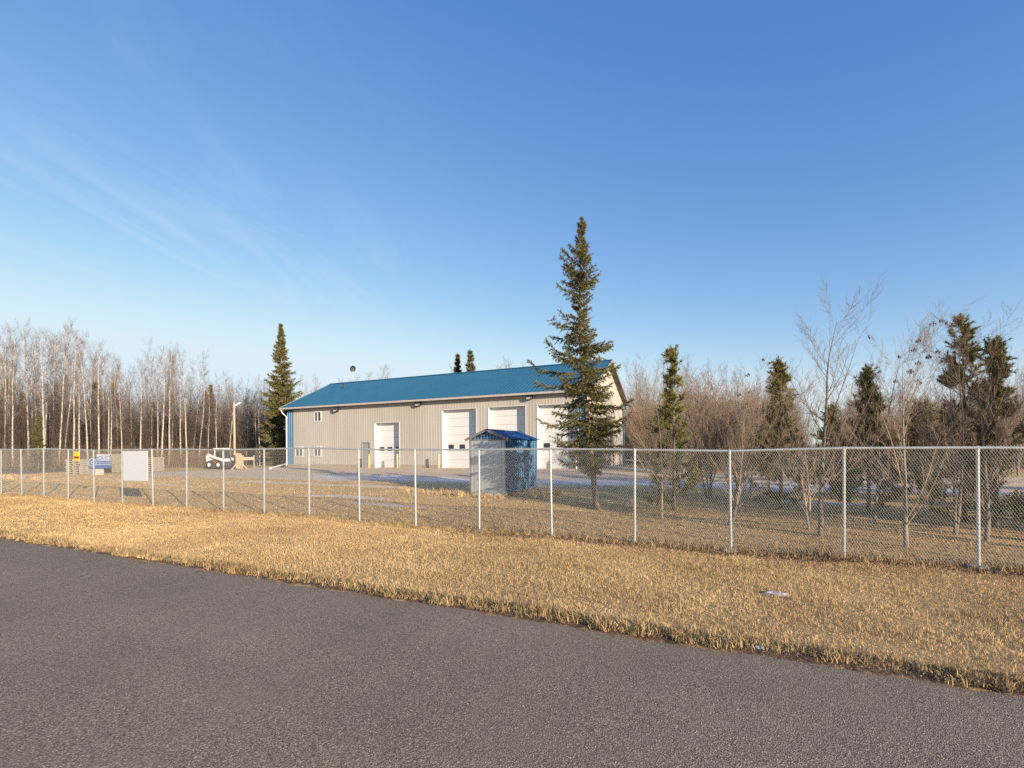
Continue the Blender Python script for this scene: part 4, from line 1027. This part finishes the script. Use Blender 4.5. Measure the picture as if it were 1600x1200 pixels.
# ------------------------------------------------------------------ grass
def grass(name, label, n, sampler, hr, wr, seed, clump=5, lean=.55, tint=(.72, 1.2), m='grass', z=gz):
    rng = np.random.default_rng(seed)
    cx, cy = sampler(rng, n // clump); cx = np.repeat(cx, clump); cy = np.repeat(cy, clump); nb = len(cx)
    patch = .5 + .25 * np.sin(cx * 1.9 + np.sin(cy * 2.3) * 1.5) * np.sin(cy * 2.9 + cx * .7 + 1.3) + .16 * np.sin(cy * 5.6 + .4 * np.sin(cx * .8)) + .12 * np.sin(cx * 5.1 + cy * 3.7) * np.sin(cy * 6.3 - cx * 2.2)
    patch = np.clip(patch, 0, 1)
    x = cx + rng.normal(0, .022, nb); y = cy + rng.normal(0, .022, nb); zz_ = z(x, y) - .005
    h = rng.uniform(*hr, nb) * (.45 + .9 * patch) * np.repeat(rng.uniform(.6, 1.3, nb // clump), clump); w = rng.uniform(*wr, nb)
    a = rng.uniform(0, 2 * math.pi, nb); la = rng.uniform(0, 2 * math.pi, nb); ln = np.abs(rng.normal(0, lean, nb)) * h
    ux, uy = np.cos(a) * w, np.sin(a) * w; lx, ly = np.cos(la) * ln, np.sin(la) * ln
    V = np.zeros((nb, 5, 3))
    V[:, 0] = np.stack([x - ux, y - uy, zz_], 1); V[:, 1] = np.stack([x + ux, y + uy, zz_], 1)
    V[:, 2] = np.stack([x + ux * .75 + lx * .35, y + uy * .75 + ly * .35, zz_ + h * .58], 1); V[:, 3] = np.stack([x - ux * .75 + lx * .35, y - uy * .75 + ly * .35, zz_ + h * .58], 1)
    V[:, 4] = np.stack([x + lx, y + ly, zz_ + h * np.maximum(.45, 1 - .4 * (ln / h) ** 2)], 1)
    b_ = (np.arange(nb) * 5)[:, None]
    me = raw_mesh(name, V.reshape(-1, 3), b_ + np.array([[0, 1, 2, 3]]), b_ + np.array([[3, 2, 4]]))
    t = np.repeat(rng.uniform(*tint, nb // clump), clump) * rng.uniform(.85, 1.12, nb); g = np.repeat(rng.uniform(.9, 1.12, nb // clump), clump)
    col = np.repeat(np.stack([t, t * g ** .5, t * rng.uniform(.8, 1.05, nb), np.ones(nb)], 1), 5, 0).astype(np.float32)
    at_ = me.attributes.new('tint', 'FLOAT_COLOR', 'POINT'); at_.data.foreach_set('color', col.ravel())
    o = obj(name, me, m); kind(o, 'stuff'); tag(o, label, 'grass'); return o
def in_view(x, y, pad=40):
    cxx = x * math.cos(YAW) + y * math.sin(YAW); dep = -x * math.sin(YAW) + y * math.cos(YAW)
    u = 800 + F_PX * cxx / np.maximum(dep, .1); return (dep > .5) & (u > -pad) & (u < 1600 + pad)
def region(x0, x1, y0, y1, keep=None, bias=0):
    def f(rng, n):
        X, Y = np.zeros(0), np.zeros(0)
        while len(X) < n:
            x = x0 + (x1 - x0) * rng.random(n * 2) ** (1 / (1 + bias)); y = rng.uniform(y0, y1, n * 2); ok = in_view(x, y)
            if keep is not None: ok &= keep(x, y, rng)
            X = np.concatenate([X, x[ok]]); Y = np.concatenate([Y, y[ok]])
        return X[:n], Y[:n]
    return f
grass('grass', 'dry mown grass covering the verge between road and fence', 340000, region(-13, 8, 4.66, 10.6, lambda x, y, r: (y < 9.62 + .12 * np.sin(x * 3.1) + .08 * np.sin(x * 7.7)) | (y > 10.3) | (r.random(len(x)) < np.clip((-1.5 - x) / 5, .12, 1))), (.025, .062), (.0015, .0028), 1, 4, 1.2, (.7, 1.18))
grass('grass', 'dry mown grass of the verge farther along the fence', 110000, region(-34, -12, 4.66, 10.6), (.025, .06), (.0033, .0056), 2, 4, 1.2, (.66, 1.02))
grass('grass', 'longer ragged grass hanging over the asphalt edge', 24000, region(-16, 5, 4.56, 4.86, lambda x, y, r: (y > 4.66 + .07 * np.sin(x * 2.3) + .05 * np.sin(x * 7.1) + .03 * np.sin(x * 17)) | (r.random(len(x)) < .06)), (.04, .10), (.0025, .0045), 3, 7, 1.0, (.32, .95))
grass('grass', 'brown weedy grass growing along the foot of the fence', 14000, region(-30, 6, 9.7, 10.55, lambda x, y, r: r.random(len(x)) < np.clip((x + 32) / 34, .2, 1)), (.05, .17), (.002, .005), 4, 6, .6, (.30, .85))
grass('grass', 'sparse dry grass of the yard inside the fence', 150000, region(-46, 10, 10.6, 19.6, lambda x, y, r: r.random(len(x)) < np.clip((21 - y) / 9, .15, 1)), (.025, .07), (.003, .006), 5, 4, .9, (.5, .95))
def clumps(rng, n):
    c = np.array([[-7.95, 15.45], [-8.2, 15.5], [-7.7, 15.5], [-9.6, 15.9], [-10.2, 16.1], [-10.9, 16.2], [-11.6, 16.4], [-9.2, 15.7], [-6.4, 16.2], [-6.0, 16.9], [-12.6, 16.8], [-40, 14.5], [-42, 15.2], [-38, 15], [-44, 15.5], [-45, 16.5]])
    i = rng.integers(0, len(c), n); return c[i, 0] + rng.normal(0, .17, n), c[i, 1] + rng.normal(0, .1, n)
grass('grass', 'tall pale grass tufts growing around the garden shed', 3600, clumps, (.10, .28), (.003, .006), 6, 7, .55, (.75, 1.2))
def scatter_bits(name, label, cat, n, x0, x1, yf, size, flat, seed, m):
    rng = np.random.default_rng(seed); x = rng.uniform(x0, x1, n); y = yf(rng, n); z = gz(x, y) + (0.012 if cat == 'pebbles' else .012)
    r = rng.uniform(*size, n); T = np.array([[1, 0, -.3], [-.5, .87, -.3], [-.5, -.87, -.3], [0, 0, .7]]); Fs = np.array([[0, 2, 1], [0, 1, 3], [1, 2, 3], [2, 0, 3]])
    a = rng.uniform(0, 6.28, n); c, s_ = np.cos(a), np.sin(a); V = np.zeros((n, 4, 3))
    for k_ in range(4):
        t = T[k_] * rng.uniform(.7, 1.3, (n, 3)); V[:, k_, 0] = x + r * (t[:, 0] * c - t[:, 1] * s_); V[:, k_, 1] = y + r * (t[:, 0] * s_ + t[:, 1] * c); V[:, k_, 2] = z + r * t[:, 2] * flat + rng.normal(0, .004, n)
    o = obj(name, raw_mesh(name, V.reshape(-1, 3), None, (np.arange(n) * 4)[:, None, None] + Fs[None]), m); kind(o, 'stuff'); tag(o, label, cat)
scatter_bits('pebbles', 'loose pebbles strewn along the crumbling asphalt edge', 'pebbles', 2600, -18, 5, lambda r, n: 4.74 - np.abs(r.normal(0, .16, n)), (.003, .010), .7, 1, 'bark_pale')
scatter_bits('fallen_leaves', 'dark brown fallen leaves gathered along the foot of the fence', 'leaves', 9000, -6, 7, lambda r, n: 10.0 + r.normal(0, .32, n), (.014, .032), .45, 2, 'leaf')
scatter_bits('fallen_leaves', 'scattered brown leaves under the planted trees', 'leaves', 6000, -8, 10, lambda r, n: r.uniform(10.5, 16, n), (.014, .03), .4, 3, 'leaf')
rg = np.random.default_rng(8)
for i, (px_, py_, rx_, ry_, lab) in enumerate(((1212, 929, .13, .07, 'largest scrap of white snow left in the verge grass'), (1203, 927, .06, .04, 'tiny scrap of snow beside the largest scrap in the verge'),
        (803, 951, .14, .03, 'thin strip of snow along the grass edge of the asphalt'), (1187, 1013, .035, .016, 'small snow crumb at the grassy asphalt edge'))):
    p = on_ground(px_, py_); n = 18; mb = MB()
    V = [(0, 0, .05)]
    hz_ = .55 if ry_ > .06 else .3
    V[0] = (0, 0, .05 * hz_)
    for f, z in ((.55, .048 * hz_), (.9, .03 * hz_), (1.05, -.03)):
        V += [(rx_ * f * (1 + .22 * rg.normal()) * math.cos(a), ry_ * f * (1 + .22 * rg.normal()) * math.sin(a), z + (.008 * rg.normal() if z > 0 else 0)) for a in np.linspace(0, 6.283, n + 1)[:-1]]
    Fs = [(0, 1 + j, 1 + (j + 1) % n) for j in range(n)]
    for k_ in range(2): Fs += [(1 + k_ * n + j, 1 + (k_ + 1) * n + j, 1 + (k_ + 1) * n + (j + 1) % n, 1 + k_ * n + (j + 1) % n) for j in range(n)]
    mb.add(V, Fs); tag(mb.build('snow_patch', 'snow', None, smooth=True, loc=p), lab, 'snow')
print('aspens', n_as, 'objects', len(bpy.data.objects))
